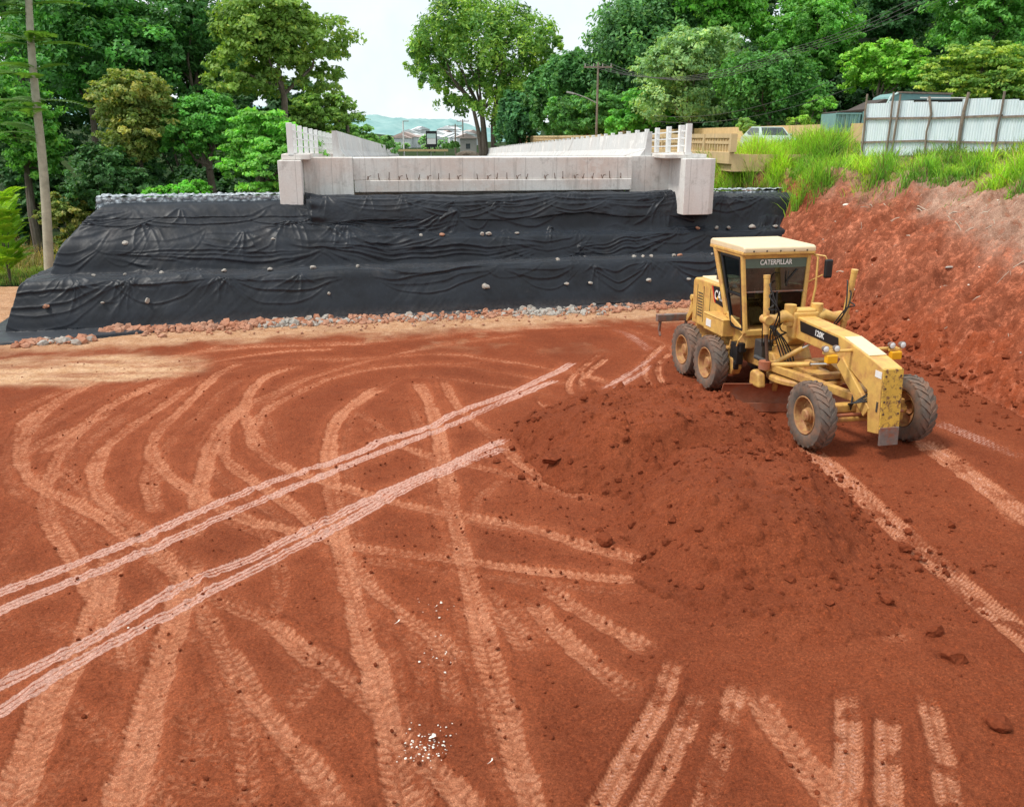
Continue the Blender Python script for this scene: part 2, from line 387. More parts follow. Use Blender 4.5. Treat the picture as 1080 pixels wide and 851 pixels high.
# ------------------------------------------------------------------ camera, world, sun
cam = bpy.data.cameras.new('camera'); cam.sensor_fit = 'HORIZONTAL'; cam.sensor_width = 36; cam.lens = FOC / 1080 * 36
cam.clip_start = .1; cam.clip_end = 4000
co_ = bpy.data.objects.new('camera', cam); COL.objects.link(co_); co_.location = (0, 0, CAMH); co_.rotation_euler = (math.pi / 2 - PIT, 0, 0)
S.camera = co_
W = bpy.data.worlds.new('World'); S.world = W; W.use_nodes = True; nt = W.node_tree; nt.nodes.clear()
SUN_EL, SUN_AZ = R(60), R(254)     # azimuth clockwise from +Y
sky = N(nt, 'ShaderNodeTexSky', sky_type='NISHITA'); sky.sun_disc = False; sky.sun_elevation = SUN_EL; sky.sun_rotation = SUN_AZ
bg1 = N(nt, 'ShaderNodeBackground'); bg1.inputs[1].default_value = .10; nt.links.new(sky.outputs[0], bg1.inputs[0])
bg2 = N(nt, 'ShaderNodeBackground')
tc = N(nt, 'ShaderNodeTexCoord').outputs['Generated']
cl = noise_node(nt, 2.2, 7, .6, tc)
nt.links.new(ramp(nt, cl, .35, .65, (.84, .94, 1.0), (.985, .99, .985)), bg2.inputs[0]); bg2.inputs[1].default_value = 1.22
mx = N(nt, 'ShaderNodeMixShader'); nt.links.new(ramp(nt, cl, .30, .55, (.72, .72, .72), (.96, .96, .96)), mx.inputs[0])
nt.links.new(bg1.outputs[0], mx.inputs[1]); nt.links.new(bg2.outputs[0], mx.inputs[2])
wo = N(nt, 'ShaderNodeOutputWorld'); nt.links.new(mx.outputs[0], wo.inputs[0])
sl = bpy.data.lights.new('sun', 'SUN'); sl.energy = 3.1; sl.angle = R(10); sl.color = (1.0, .95, .87)
so = bpy.data.objects.new('sun', sl); COL.objects.link(so)
sd = Vector((math.sin(SUN_AZ) * math.cos(SUN_EL), math.cos(SUN_AZ) * math.cos(SUN_EL), math.sin(SUN_EL)))
so.rotation_euler = sd.to_track_quat('Z', 'Y').to_euler(); so.location = (0, 0, 40)
S.view_settings.view_transform = 'Standard'; S.view_settings.look = 'None'; S.view_settings.exposure = 0
S.cycles.use_denoising = True
S.cycles.max_bounces = 6; S.cycles.diffuse_bounces = 3; S.cycles.glossy_bounces = 2; S.cycles.transmission_bounces = 3; S.cycles.transparent_max_bounces = 8
S.cycles.caustics_reflective = False; S.cycles.caustics_refractive = False

# ------------------------------------------------------------------ ground with wheel tracks
BASE_L = [(13.0, 2), (12.2, 10), (11.6, 18.6), (11.35, 21.8), (11.15, 25), (10.6, 30.8), (10.2, 34), (8.5, 38), (4, 43), (0, 60)]
CREST_L = [(20.5, 2), (19.0, 14), (17.8, 22), (17.0, 27), (15.2, 31), (13.5, 34.5), (12.1, 37.2), (10.0, 40), (8.2, 46), (5, 62)]
def poly_dist(x, y, pl):
    best = np.full(x.shape, 1e9, np.float32); side = np.zeros(x.shape, np.float32)
    for (ax, ay), (bx, by) in zip(pl[:-1], pl[1:]):
        dx, dy = bx - ax, by - ay; L2 = dx * dx + dy * dy
        t = np.clip(((x - ax) * dx + (y - ay) * dy) / L2, 0, 1)
        ex = x - ax - t * dx; ey = y - ay - t * dy; d = np.sqrt(ex * ex + ey * ey)
        w = d < best; best = np.where(w, d, best)
        side = np.where(w, ex * dy - ey * dx, side)          # > 0: to the right of the line going away
    return best, side
def bank_z(x, y):
    db, sb = poly_dist(x, y, BASE_L); dc, sc = poly_dist(x, y, CREST_L)
    t = db / (db + dc + 1e-6)
    prof = np.interp(t, [0, .10, .35, .6, .85, 1.0], [0, .45, 2.1, 3.3, 4.25, 4.65])
    z = np.where(sb <= 0, 0.0, np.where(sc >= 0, 4.65 + .85 * sstep(0, 4.5, dc), prof))
    t = np.where(sb <= 0, -1, np.where(sc >= 0, 2, t))
    return z, t

TRK = dict(
    soft=[  # width, strength, points in photograph pixels on the flat ground
        (.42, .9, [(440,400),(455,430),(462,455),(475,525),(492,600),(507,660),(532,750),(565,860)]),
        (.42, .9, [(405,405),(378,422),(356,442),(347,474),(352,522),(361,580),(380,660),(398,715),(410,770),(428,860)]),
        (.42, .85, [(264,422),(236,450),(220,480),(210,525),(203,575)]),
        (.50, 1., [(203,585),(188,645),(170,700),(152,765),(128,860)]),
        (.50, .9, [(122,575),(102,650),(78,700),(55,735),(32,790),(5,860)]),
        (.36, .75, [(241,362),(160,383),(95,406),(50,432),(24,462),(22,485),(38,510),(80,530),(122,555),(165,585),(200,625),(235,680),(265,730),(300,775),(345,830),(365,860)]),
        (.36, .7, [(185,398),(120,425),(85,452),(62,480),(50,515),(52,550),(72,582),(95,620),(125,665),(142,722)]),
        (.36, .8, [(205,404),(167,430),(135,452),(107,478),(100,508),(120,537),(150,558),(182,595),(225,632),(280,655),(325,688),(372,722),(402,752),(436,792),(480,830),(505,862)]),
        (.36, .8, [(259,381),(230,394),(193,430),(167,455),(160,476),(178,500),(215,525),(260,547),(300,557),(340,567),(380,576),(435,583),(490,590),(540,597),(600,604),(690,613)]),
        (.36, .8, [(330,382),(281,396),(259,424),(264,452),(272,474),(300,492),(350,509),(400,522),(450,536),(500,544),(545,552),(600,568),(660,586),(705,606)]),
        (.34, .75, [(241,441),(236,478),(264,505),(300,527),(340,560),(362,583),(392,618),(427,648),(462,674),(492,705)]),
        (.34, .6, [(376,446),(425,470),(500,490),(540,500),(600,519),(645,524)]),
        (.34, .75, [(466,398),(480,424),(505,447),(531,470),(556,494),(600,516)]),
        (.40, .65, [(505,610),(522,637),(545,665),(560,700)]),
        (.42, .85, [(553,622),(585,660),(615,690),(650,720),(690,745)]),
        (.40, .75, [(568,612),(615,645),(660,670),(700,692)]),
        (.42, .9, [(785,720),(822,770),(858,815),(892,862)]),
        (.40, .55, [(230,366),(333,362),(420,358),(520,348),(640,343)]),
        (.34, .7, [(15,467),(30,440),(74,415),(122,393),(174,378),(237,368),(333,364),(400,362)]),
        (.34, .75, [(40,482),(74,455),(111,430),(148,411),(185,396),(226,381),(285,372),(360,367)]),
        (.34, .6, [(222,474),(241,441),(262,424),(296,411),(333,396),(370,385),(410,376),(480,373),(560,385),(645,402)]),
        (.34, .65, [(281,476),(267,455),(276,436),(304,418),(355,397),(420,386),(520,380)]),
        (.34, .5, [(374,430),(400,450),(432,466)]),
        (.36, .6, [(0,505),(25,480),(50,462),(90,445),(130,430)]),
        (.34, .55, [(330,380),(400,376),(470,362),(560,352)]),
        (.38, .6, [(0,530),(22,515),(45,492)]),
        (.40, .55, [(165,480),(158,500),(160,525),(168,545)]),
        (.36, .5, [(225,700),(255,760),(262,830),(258,862)]),
        (.36, .5, [(195,720),(205,770),(190,830)]),
        (.40, .45, [(330,760),(365,785),(395,790)]),
        (.32, .6, [(655,345),(700,362),(720,380)]),
        (.34, .55, [(580,385),(640,402),(690,420)]),
        (.36, .5, [(905,620),(935,660),(950,690)]),
        (.50, .55, [(905,440),(985,470),(1030,505),(1085,560)]),
        (.34, .45, [(455,640),(470,700),(480,760)]),
        (.36, .45, [(520,620),(560,660),(590,700)]),
        (.34, .5, [(0,440),(60,415),(120,395),(170,382)]),
        (.32, .5, [(420,395),(480,400),(560,412),(600,420)]),
    ],
    pale=[
        (.29, 1., [(-90,662),(-10,629),(75,595),(150,565),(225,532),(300,502),(375,477),(404,463),(450,450),(480,435),(537,415),(582,394),(608,380)]),
        (.27, 1., [(-90,680),(-10,648),(75,612),(150,581),(225,548),(300,517),(330,504),(415,470),(485,443),(537,421),(590,399)]),
        (.29, 1., [(-90,768),(-10,726),(75,685),(150,641),(200,612),(265,587),(325,557),(400,520),(475,487),(540,459)]),
        (.27, 1., [(-90,800),(-10,754),(75,701),(150,661),(225,621),(300,583),(375,543),(450,503),(541,468)]),
        (.20, .9, [(630,412),(655,398),(675,385),(702,366)]),
        (.20, .9, [(640,414),(668,397),(690,382)]),
        (.40, .6, [(690,372),(660,352),(640,346)]),
        (.45, .55, [(975,440),(1030,462),(1090,488)]),
    ],
    tread=[
        (.28, .95, [(712,688),(696,740),(667,790),(628,860)]),
        (.28, .95, [(741,722),(721,770),(701,810),(672,862)]),
        (.28, .85, [(781,712),(766,770),(751,820),(740,862)]),
        (.30, 1., [(893,722),(895,790),(890,862)]),
        (.30, 1., [(935,742),(937,800),(937,862)]),
        (.28, .8, [(973,722),(990,780),(1004,862)]),
        (.50, 1., [(845,468),(890,505),(940,550),(980,585),(1020,620),(1095,682),(1250,812)]),
        (.54, 1., [(965,462),(1015,495),(1095,553),(1250,668)]),
        (.20, .9, [(702,362),(684,378),(680,392),(690,409)]),
        (.20, .9, [(712,368),(696,382),(696,395),(706,409)]),
        (.20, .85, [(634,372),(612,390),(600,404),(604,420)]),
        (.20, .85, [(644,374),(624,390),(614,402),(618,414)]),
        (.22, .7, [(566,415),(575,428),(590,432),(604,420)]),
        (.36, .7, [(560,590),(575,612)]),
        (.30, .5, [(722,600),(728,640)]),
    ])

def spline(pts, step=.12):
    P = np.array(pts, float); P = np.vstack([2 * P[0] - P[1], P, 2 * P[-1] - P[-2]]); out = []
    for i in range(1, len(P) - 2):
        p0, p1, p2, p3 = P[i - 1:i + 3]; n = max(2, int(np.hypot(*(p2 - p1)) / step))
        t = np.linspace(0, 1, n, endpoint=False)[:, None]
        out.append(.5 * (2 * p1 + (p2 - p0) * t + (2 * p0 - 5 * p1 + 4 * p2 - p3) * t ** 2 + (3 * p1 - p0 - 3 * p2 + p3) * t ** 3))
    return np.vstack(out + [P[-2:-1]])

def ground_patch():
    ys = [3.6]
    while ys[-1] < 36.5: ys.append(ys[-1] + float(np.clip((ys[-1] ** 2 + 36) / 5520 * 1.15, .019, .065)))
    ys = np.array(ys, np.float32); nc = 900
    half = .64 * ys + 3.0
    s = np.linspace(-1, 1, nc, dtype=np.float32)
    X = half[:, None] * s[None, :]; Y = np.repeat(ys[:, None], nc, 1)
    Z = fbm(X, Y, 5.0, 3, 1) * .045 + fbm(X, Y, .9, 3, 5) * .022
    rough = fbm(X, Y, .22, 4, 11, .6); lump = np.clip(fbm(X, Y, .13, 3, 21, .6) - .16, 0, 1)
    loose = sstep(-.15, .35, fbm(X, Y, 2.6, 3, 31)); lump2 = np.clip(fbm(X, Y, .11, 3, 27, .6) - .34, 0, 1) + .6 * np.clip(fbm(X, Y, .3, 3, 29, .6) - .40, 0, 1)
    trk = np.zeros_like(X); pale = np.zeros_like(X); press = np.zeros_like(X); halo = np.zeros_like(X); rel = np.zeros_like(X)
    wob = fbm(X, Y, .16, 3, 44, .6)
    ex = []
    for i in (5, 6, 7, 8, 9, 10, 18, 19, 20, 0, 1, 3):
        w, stg, px = TRK['soft'][i]; dx, dy = [(-16, 10), (18, -8), (-12, -12), (10, 14), (22, 9)][i % 5]
        k0 = (i * 3) % 3; ex.append((.30, .42, [(a + dx, b + dy) for a, b in px[k0:]]))
    g = np.random.default_rng(21)
    for k in range(26):
        a = g.uniform(-.2, .9); x0, y0 = g.uniform(40, 560), g.uniform(430, 800); L = g.uniform(90, 230); c = g.uniform(-.9, .9)
        ex.append((.30, g.uniform(.34, .52), [(x0 + L * t * math.cos(a + c * t) * (1 if k % 2 else -1), y0 + L * .8 * t * math.sin(a + c * t + .6)) for t in (0, .25, .5, .75, 1)]))
    TRK['soft'] = TRK['soft'] + ex
    for kind, lst in TRK.items():
        for w, stg, px in lst:
            if px[-1][1] >= 845: px = px[:-1] + [(px[-1][0] + (px[-1][0] - px[-2][0]) * f, px[-1][1] + (px[-1][1] - px[-2][1]) * f) for f in (0, .5, 100 / max(30, px[-1][1] - px[-2][1]))]
            P = spline([gp(a, b)[:2] for a, b in px], .14 if kind != 'soft' else .22)
            cum = np.concatenate([[0], np.cumsum(np.hypot(*np.diff(P, axis=0).T))]); tot = cum[-1]
            pad = w * .5 + .42
            r0 = np.searchsorted(ys, P[:, 1].min() - pad); r1 = np.searchsorted(ys, P[:, 1].max() + pad)
            if r1 - r0 < 2: continue
            best = np.full((r1 - r0, nc), 9.0, np.float32); lat = np.zeros_like(best); along = np.zeros_like(best)
            for i in range(len(P) - 1):
                (ax, ay), (bx, by) = P[i], P[i + 1]
                a0 = np.searchsorted(ys, min(ay, by) - pad); a1 = np.searchsorted(ys, max(ay, by) + pad)
                if a1 <= a0: continue
                hmin, hmax = half[a0], half[min(a1, len(half)) - 1]
                lo, hi = min(ax, bx) - pad, max(ax, bx) + pad
                sl_ = min(lo / hmin, lo / hmax); sh = max(hi / hmin, hi / hmax)
                c0 = int(np.clip((sl_ + 1) / 2 * (nc - 1), 0, nc)); c1 = int(np.clip((sh + 1) / 2 * (nc - 1) + 2, 0, nc))
                if c1 <= c0: continue
                x = X[a0:a1, c0:c1]; y = Y[a0:a1, c0:c1]; dx, dy = bx - ax, by - ay; L = math.hypot(dx, dy) + 1e-9
                t = np.clip(((x - ax) * dx + (y - ay) * dy) / L ** 2, 0, 1)
                ex = x - ax - t * dx; ey = y - ay - t * dy; d = np.hypot(ex, ey)
                bs = best[a0 - r0:a1 - r0, c0:c1]; m = d < bs
                bs[m] = d[m]; lat[a0 - r0:a1 - r0, c0:c1][m] = ((ex * dy - ey * dx) / L)[m]; along[a0 - r0:a1 - r0, c0:c1][m] = (cum[i] + t * L)[m]
            w = w * (.86 if kind == 'soft' else 1.0); hw = w / 2; wv = wob[r0:r1]
            d = best + (.10 * fbm(X[r0:r1], Y[r0:r1], .7, 5, 83, .7) if kind == 'soft' else wv * (.024 if kind == 'tread' else .010) + (.030 * fbm(X[r0:r1], Y[r0:r1], .30, 4, 84, .7) if kind == 'pale' else 0))
            end = sstep(-.05, .55, along) * sstep(-.05, .55, tot - along)
            end *= np.clip(.78 + .7 * vnoise(along * .9, lat * 0 + w * 7, int(tot * 10) % 50) - .15, .45, 1)
            m = (1 - sstep(hw - .05, hw + .03, d)) * end * stg
            if kind == 'tread': m = m * np.clip(.45 + 1.1 * sstep(-.35, .15, fbm(X[r0:r1], Y[r0:r1], .35, 4, 66)), 0, 1)
            berm = np.exp(-((d - hw - .05) / .05) ** 2) * end * stg
            if kind != 'tread': halo[r0:r1] = np.maximum(halo[r0:r1], np.exp(-(np.maximum(best - hw, 0) / .20) ** 2) * end * stg * .50)
            if kind == 'soft':
                ph = along / .125 + np.abs(lat) * 4.6 + wv * .6
                lug = sstep(.42, .62, np.abs((ph % 1.0) - .5) * 2) * sstep(-.5, .1, wv * 1.6 + .3) * (np.abs(lat) > hw * .12)
                trk[r0:r1] = np.maximum(trk[r0:r1], m * (.58 + .42 * lug) * (.80 + .20 * sstep(-.35, .2, fbm(X[r0:r1], Y[r0:r1], 1.1, 4, 86))) * (.85 + .35 * vnoise(along * .5, lat * 0, 3)))
                rel[r0:r1] += m * (lug - .5) * .017
                press[r0:r1] = np.maximum(press[r0:r1], m * .026); rel[r0:r1] += berm * .012 * (1 + wv * 1.8)
            elif kind == 'pale':
                g = np.abs((((lat + wv * .01) / .088) % 1.0) - .5) * 2
                v = m * (.30 + .62 * sstep(.12, .5, g)) * (.72 + .5 * vnoise(along * .8, lat * 9, 3))
                pale[r0:r1] = np.maximum(pale[r0:r1], v); press[r0:r1] = np.maximum(press[r0:r1], m * .010)
            else:
                ph = along / .066 + np.abs(np.abs(lat) - hw * .5) * 13 + wv * .35 + fbm(along, lat * 0, 1.1, 2, 7) * .8
                lug = sstep(.3, .6, np.abs((ph % 1.0) - .5) * 2) * sstep(.010, .03, np.abs(lat))
                trk[r0:r1] = np.maximum(trk[r0:r1], m * (.55 + .45 * lug)); pale[r0:r1] = np.maximum(pale[r0:r1], m * lug * .50 * (1 - sstep(.5, .9, np.abs(lat) / hw)))
                rel[r0:r1] += m * (lug - .5) * .013 + berm * .018 * (1 + wv * 1.5); press[r0:r1] = np.maximum(press[r0:r1], m * .022)
    keep = 1 - np.clip(press / .026, 0, 1) * .72
    fine = fbm(X, Y, .075, 3, 97, .7); Z = Z + (fine * .012 + np.clip(fbm(X, Y, .05, 2, 98, .7) - .30, 0, 1) * .05 * (1 - .6 * np.clip(trk + pale, 0, 1))) * np.where(Y < 18, 1, .6)
    Z = Z - press + rel + (rough * .008 + lump2 * .075 * (.25 + .75 * loose)) * keep * np.where(Y > 6, 1, .8)
    # tan dry patch on the left, pressed ground under the wheel of the machine, loose soil
    px = X - gp(45, 391)[0]; py = Y - gp(45, 391)[1]
    q = np.hypot(px / 4.6, (py - px * .22) / 2.0) + fbm(X, Y, 1.6, 4, 61) * .35
    dry = (1 - sstep(.65, 1.05, q)) * np.clip(.70 + .8 * fbm(X * .5, Y * 2.5, .8, 4, 62), .1, .95)
    q2 = sstep(.35, .75, fbm(X, Y, 2.2, 5, 71, .6) + .12) * sstep(24, 27, Y) * (1 - sstep(4, 8, X)) * .5
    dry = np.maximum(dry, q2 * .8)
    dry = np.maximum(dry, sstep(26.4, 28.2, Y - X * .24 - 1.2 + fbm(X, Y, .8, 4, 81) * 1.0) * .75 * (1 - sstep(6, 9, X)))
    trk *= 1 - .65 * dry
    dark = sstep(.12, .5, fbm(X, Y, 1.9, 4, 91)) * (1 - np.clip(trk + pale, 0, 1)) * .45
    dark = np.maximum(dark, sstep(.55, .9, lump * 3) * .5 * keep)
    rear = np.exp(-(((X - 5.3) / 2.2) ** 2 + ((Y - 22.2) / 2.4) ** 2)); Z -= .085 * rear
    Z -= .02
    V = np.stack([X, Y, Z], -1).reshape(-1, 3)
    o = np_mesh('ground', V, grid_faces(len(ys), nc), M['soil'], attrs=dict(trk=np.clip(trk, 0, 1), pale=np.clip(pale, 0, 1), halo=halo, dry=dry, dark=dark))
    tag(o, 'red earth floor of the site criss-crossed by wheel tracks', 'ground', kind='structure')
ground_patch()

# ------------------------------------------------------------------ cut bank on the right
def bank_mesh():
    xs = np.arange(8.6, 27, .07, dtype=np.float32); ys = np.arange(1.5, 50, .075, dtype=np.float32)
    X, Y = np.meshgrid(xs, ys)
    wx = X + fbm(X, Y, 3.0, 3, 3) * .7 + fbm(X, Y, .8, 3, 4) * .22
    Z, T = bank_z(wx, Y)
    on = ((T > -.5) & (T < 1.5)).astype(np.float32)
    Tc = np.clip(T, 0, 1)
    face = np.where(T > 1.5, .12, np.where(T < -.5, 0, 1)) * sstep(.0, .12, np.where(T < -.5, 0, Tc))
    rid = np.abs(fbm(X, Y, 1.5, 4, 13, .6))                                     # scalloped bucket scars
    gul = np.abs(fbm(X * .45 + Z * .5, Y * 1.0, 1.0, 4, 23, .6))
    Z = Z + face * (.60 * (.3 - rid) + .70 * (.28 - gul) + .055 * fbm(X, Y, .40, 4, 33, .6) + .20 * (fbm(Y + .35 * X, Tc * 1.1, .38, 4, 37, .6)) + .17 * (.3 - np.abs(fbm(X, Y, .55, 4, 39, .6))) + .05 * np.sin((Y * .9 + Z * 1.3 + fbm(X, Y, 2, 3, 35) * 2.5) * 3.0) * sstep(.1, .3, Tc))
    # terrace of crumbled earth at the foot
    foot = np.exp(-((Tc - .07) / .07) ** 2) * on; Z += foot * (.14 + .45 * np.clip(fbm(X, Y, .55, 4, 43, .65), -.2, 1))
    Z = np.where(T < -.5, -.12 + .10 * np.exp(-(poly_dist(wx, Y, BASE_L)[0] / .3) ** 2), Z)
    tn = fbm(X, Y, 1.8, 4, 53)
    top = sstep(.26, .60, Tc + tn * .25 - sstep(26, 35, Y) * .42) * on; top = np.where(T > 1.5, .9, top)
    soft = (1 - sstep(.08, .22, Tc + tn * .08)) * on
    green = np.where(T > 1.5, .85, sstep(.93, 1.0, Tc + tn * .1) * on)
    V = np.stack([X, Y, Z], -1).reshape(-1, 3)
    o = np_mesh('earth_bank', V, grid_faces(len(ys), len(xs)), M['bank'], attrs=dict(top=top, soft=soft, green=green, cav_shade=np.clip(sstep(.02, .30, -fbm(Y + .35 * X, Tc * 1.1, .38, 4, 37, .6)) * .7 + sstep(.25, .02, np.abs(fbm(X * .45 + Z * .5, Y, 1.0, 4, 23, .6))) * .0, 0, 1) * on))
    tag(o, 'cut bank of red earth rising on the right', 'bank', kind='structure')
    return X, Y, Z, T
BX, BY, BZ, BT = bank_mesh()
def bank_height(x, y):
    j = int(np.clip((x - 8.6) / .07, 0, BX.shape[1] - 1)); i = int(np.clip((y - 1.5) / .075, 0, BX.shape[0] - 1)); return float(BZ[i, j])

# ------------------------------------------------------------------ wide terrain
def terr_z(x, y):
    x = np.asarray(x, np.float32); y = np.asarray(y, np.float32)
    zb, t = bank_z(x, np.minimum(y, 60))
    right = sstep(8, 20, x - np.clip((60 - y) * 0.0, 0, 1)) * sstep(30, 48, y) * 5.4
    z = np.where(t > 1.5, zb, np.where(y > 45, right, 0)) - .4
    z = np.where((t > -.5) & (t < 1.5) & (y < 45), -.4, z)
    z = np.maximum(z, np.where(y > 45, right - .4, -.4))
    z = np.maximum(z, 3.35 * sstep(95, 118, y) - .1)
    hill = sstep(70, 150, y + (x - 25) * .9) * sstep(0, 60, x + (y - 80) * .25) * 16
    return z + hill * sstep(12, 40, x) + sstep(40, 120, y) * sstep(-30, -110, x) * 6 - .0
xs = np.concatenate([np.arange(-400, -40, 8), np.arange(-40, 60, 1.5), np.arange(60, 500, 8)]); ys = np.concatenate([np.arange(-60, 0, 6), np.arange(0, 140, 1.5), np.arange(140, 1500, 20)])
X, Y = np.meshgrid(xs.astype(np.float32), ys.astype(np.float32))
tag(np_mesh('terrain', np.stack([X, Y, terr_z(X, Y) + fbm(X, Y, 6, 3, 8) * .12 * (Y > 38)], -1).reshape(-1, 3), grid_faces(len(ys), len(xs)), M['terrain']), 'green ground around the site', 'terrain', kind='structure')

# ------------------------------------------------------------------ soil mound left by the blade
def clod_bumps(X, Y, Z, n, box, r0, r1, seed):
    g = np.random.default_rng(seed)
    x0, x1, y0, y1 = box; dx = X[0, 1] - X[0, 0]; dy = Y[1, 0] - Y[0, 0]
    for _ in range(n):
        cx, cy = g.uniform(x0, x1), g.uniform(y0, y1); r = r0 + (r1 - r0) * g.random() ** 3
        j0 = int((cx - r - X[0, 0]) / dx); j1 = int((cx + r - X[0, 0]) / dx) + 2; i0 = int((cy - r - Y[0, 0]) / dy); i1 = int((cy + r - Y[0, 0]) / dy) + 2
        j0 = max(j0, 0); i0 = max(i0, 0)
        if j1 <= j0 or i1 <= i0: continue
        xx = X[i0:i1, j0:j1]; yy = Y[i0:i1, j0:j1]
        q = ((xx - cx) ** 2 + (yy - cy) ** 2) / r ** 2
        Z[i0:i1, j0:j1] += np.sqrt(np.clip(1 - q, 0, 1)) * r * .75
def mound():
    xs = np.arange(-.8, 7.6, .026, dtype=np.float32); ys = np.arange(8.8, 21.0, .026, dtype=np.float32)
    X, Y = np.meshgrid(xs, ys)
    w = fbm(X, Y, 1.4, 4, 2) * .55; wx = X + w; wy = Y + fbm(X, Y, 1.6, 4, 6) * .6
    def flat(cx, cy, rx, ry, h, k, pw=2.6, rot=0):
        c, s = math.cos(rot), math.sin(rot); u = (wx - cx) * c + (wy - cy) * s; v = -(wx - cx) * s + (wy - cy) * c
        q = (np.abs(u / rx) ** pw + np.abs(v / ry) ** pw) ** (1 / pw)
        e = np.clip((1 - q) / (1 - k), 0, 1); return h * (e - .16 * sstep(.7, 1.0, e) * e)
    a = flat(3.05, 16.75, 2.95, 2.5, 1.12, .46)
    b = flat(3.85, 13.3, 1.95, 2.7, .92, .34)
    c = flat(3.9, 11.4, 2.0, 2.1, .32, .2)
    d = flat(4.4, 16.3, 1.3, 1.7, .50, .3)
    Z = np.maximum(np.maximum(a, d), np.maximum(b, c)) + .16 * np.minimum(a, b) + .1 * np.minimum(b, c)
    body = sstep(.0, .25, Z)
    Z = Z + body * (fbm(X, Y, .7, 3, 15) * .05 + fbm(X, Y, .2, 4, 16, .6) * .022)
    clod_bumps(X, Y, Z, 5200, (-.4, 6.4, 9.4, 20), .014, .07, 5)
    clod_bumps(X, Y, Z, 300, (-.2, 6.3, 10, 19), .05, .15, 6)
    Z = np.where(body > .02, Z, Z - .12) - .055
    V = np.stack([X, Y, Z], -1).reshape(-1, 3)
    dk = .12 + sstep(-.1, .5, fbm(X, Y, .9, 4, 19)) * .45 - .35 * sstep(.85, 1.0, a / 1.03)  # random dark patches; plateau painted lighter, as if lit from above
    tz = np.clip(a / 1.03, 0, 1); lit_top = sstep(.93, .99, tz) * .45
    o = np_mesh('soil_heap', V, grid_faces(len(ys), len(xs)), M['soil'], attrs=dict(trk=lit_top * .35, pale=0 * dk, dry=0 * dk, dark=dk))
    tag(o, 'long heap of loose red soil pushed up beside the yellow grader', 'soil heap')
    return X, Y, Z
MX, MY, MZ = mound()
def floor_z(x, y):
    j = int((x + .8) / .026); i = int((y - 8.8) / .026)
    if 0 <= j < MX.shape[1] and 0 <= i < MX.shape[0]: return max(-.01, float(MZ[i, j]))
    return -.01

def rock_pts(g, n=1):
    t = (1 + 5 ** .5) / 2
    p = np.array([(-1, t, 0), (1, t, 0), (-1, -t, 0), (1, -t, 0), (0, -1, t), (0, 1, t), (0, -1, -t), (0, 1, -t), (t, 0, -1), (t, 0, 1), (-t, 0, -1), (-t, 0, 1)], float); p /= np.linalg.norm(p[0])
    f = [(0, 11, 5), (0, 5, 1), (0, 1, 7), (0, 7, 10), (0, 10, 11), (1, 5, 9), (5, 11, 4), (11, 10, 2), (10, 7, 6), (7, 1, 8), (3, 9, 4), (3, 4, 2), (3, 2, 6), (3, 6, 8), (3, 8, 9), (4, 9, 5), (2, 4, 11), (6, 2, 10), (8, 6, 7), (9, 8, 1)]
    return p, np.array(f)
IP, IF = rock_pts(None)
def rocks(name, spots, mat, sq=(.6, 1.0), smooth=False):
    """spots: x, y, z, r"""
    vs = []; fs = []
    for k, (x, y, z, r) in enumerate(spots):
        p = IP * (1 + rng.uniform(-.32, .28, (12, 1))) * np.array([1, rng.uniform(.65, 1), rng.uniform(*sq)])
        a = rng.uniform(0, 6.28); c, s = math.cos(a), math.sin(a)
        p = p @ np.array([[c, -s, 0], [s, c, 0], [0, 0, 1]]) * r + (x, y, z)
        vs.append(p); fs.append(IF + 12 * k)
    return np_mesh(name, np.vstack(vs), np.vstack(fs), mat, smooth=smooth)
def big_rock(name, r, mat, sub=2):
    me = bpy.data.meshes.new(name); bm = bmesh.new(); bmesh.ops.create_icosphere(bm, subdivisions=sub + 1, radius=1)
    off = random.uniform(0, 90); st = (random.uniform(.75, 1.2), random.uniform(.6, 1), random.uniform(.5, .8))
    pl = [(Vector((random.gauss(0, 1), random.gauss(0, 1), random.gauss(0, 1))).normalized(), random.uniform(.55, .85)) for _ in range(9)]
    from mathutils import noise as mn
    for v in bm.verts:
        p = v.co.copy()
        for n, d in pl:
            e = p.dot(n) - d
            if e > 0: p -= n * e
        p += v.co * (mn.noise(v.co * 2.2 + Vector((off, 0, 0))) * .16 + mn.noise(v.co * 6 + Vector((off, 9, 0))) * .06)
        v.co = Vector((p.x * st[0], p.y * st[1], p.z * st[2])) * r
    bm.to_mesh(me); bm.free(); me.materials.append(mat)
    o = bpy.data.objects.new(name, me); COL.objects.link(o); return o

# loose crumbs of soil lying about (nobody could count them)
sp = []
for _ in range(6500):
    if random.random() < .4: x, y = random.gauss(3.6, 2.6), random.gauss(13.2, 3.6)
    else: y = random.uniform(6.2, 24); x = random.uniform(-.6 * y, .6 * y)
    if y < 6: continue
    r = .006 + .030 * random.random() ** 6
    sp.append((x, y, floor_z(x, y) + r * .2, r))
for _ in range(1100):
    a = random.uniform(0, 6.28); big = random.random() < .55; cx, cy, rx, ry = (3.05, 16.7, 3.0, 2.5) if big else (3.85, 13.0, 2.05, 2.9)
    f = random.gauss(1.0, .13) if random.random() < .6 else random.uniform(.3, 1); x, y = cx + rx * f * math.cos(a), cy + ry * f * math.sin(a); r = .012 + .085 * random.random() ** 5
    sp.append((x, y, floor_z(x, y) + r * .15, r))
for _ in range(900):   # crumbs along the foot of the bank and right of the heap
    t = random.random(); y = 11 + 17 * t; x = 10.9 + random.gauss(0, .35) if random.random() < .5 else 5.6 + random.gauss(.4, .35) * 1.2
    if x < 8 and y > 15.5: continue
    r = .015 + .075 * random.random() ** 3; sp.append((x, y, floor_z(x, y) + r * .3, r))
tag(rocks('soil_crumbs', sp, M['clod']), 'crumbs of red soil scattered over the ground', 'soil crumbs', kind='stuff')
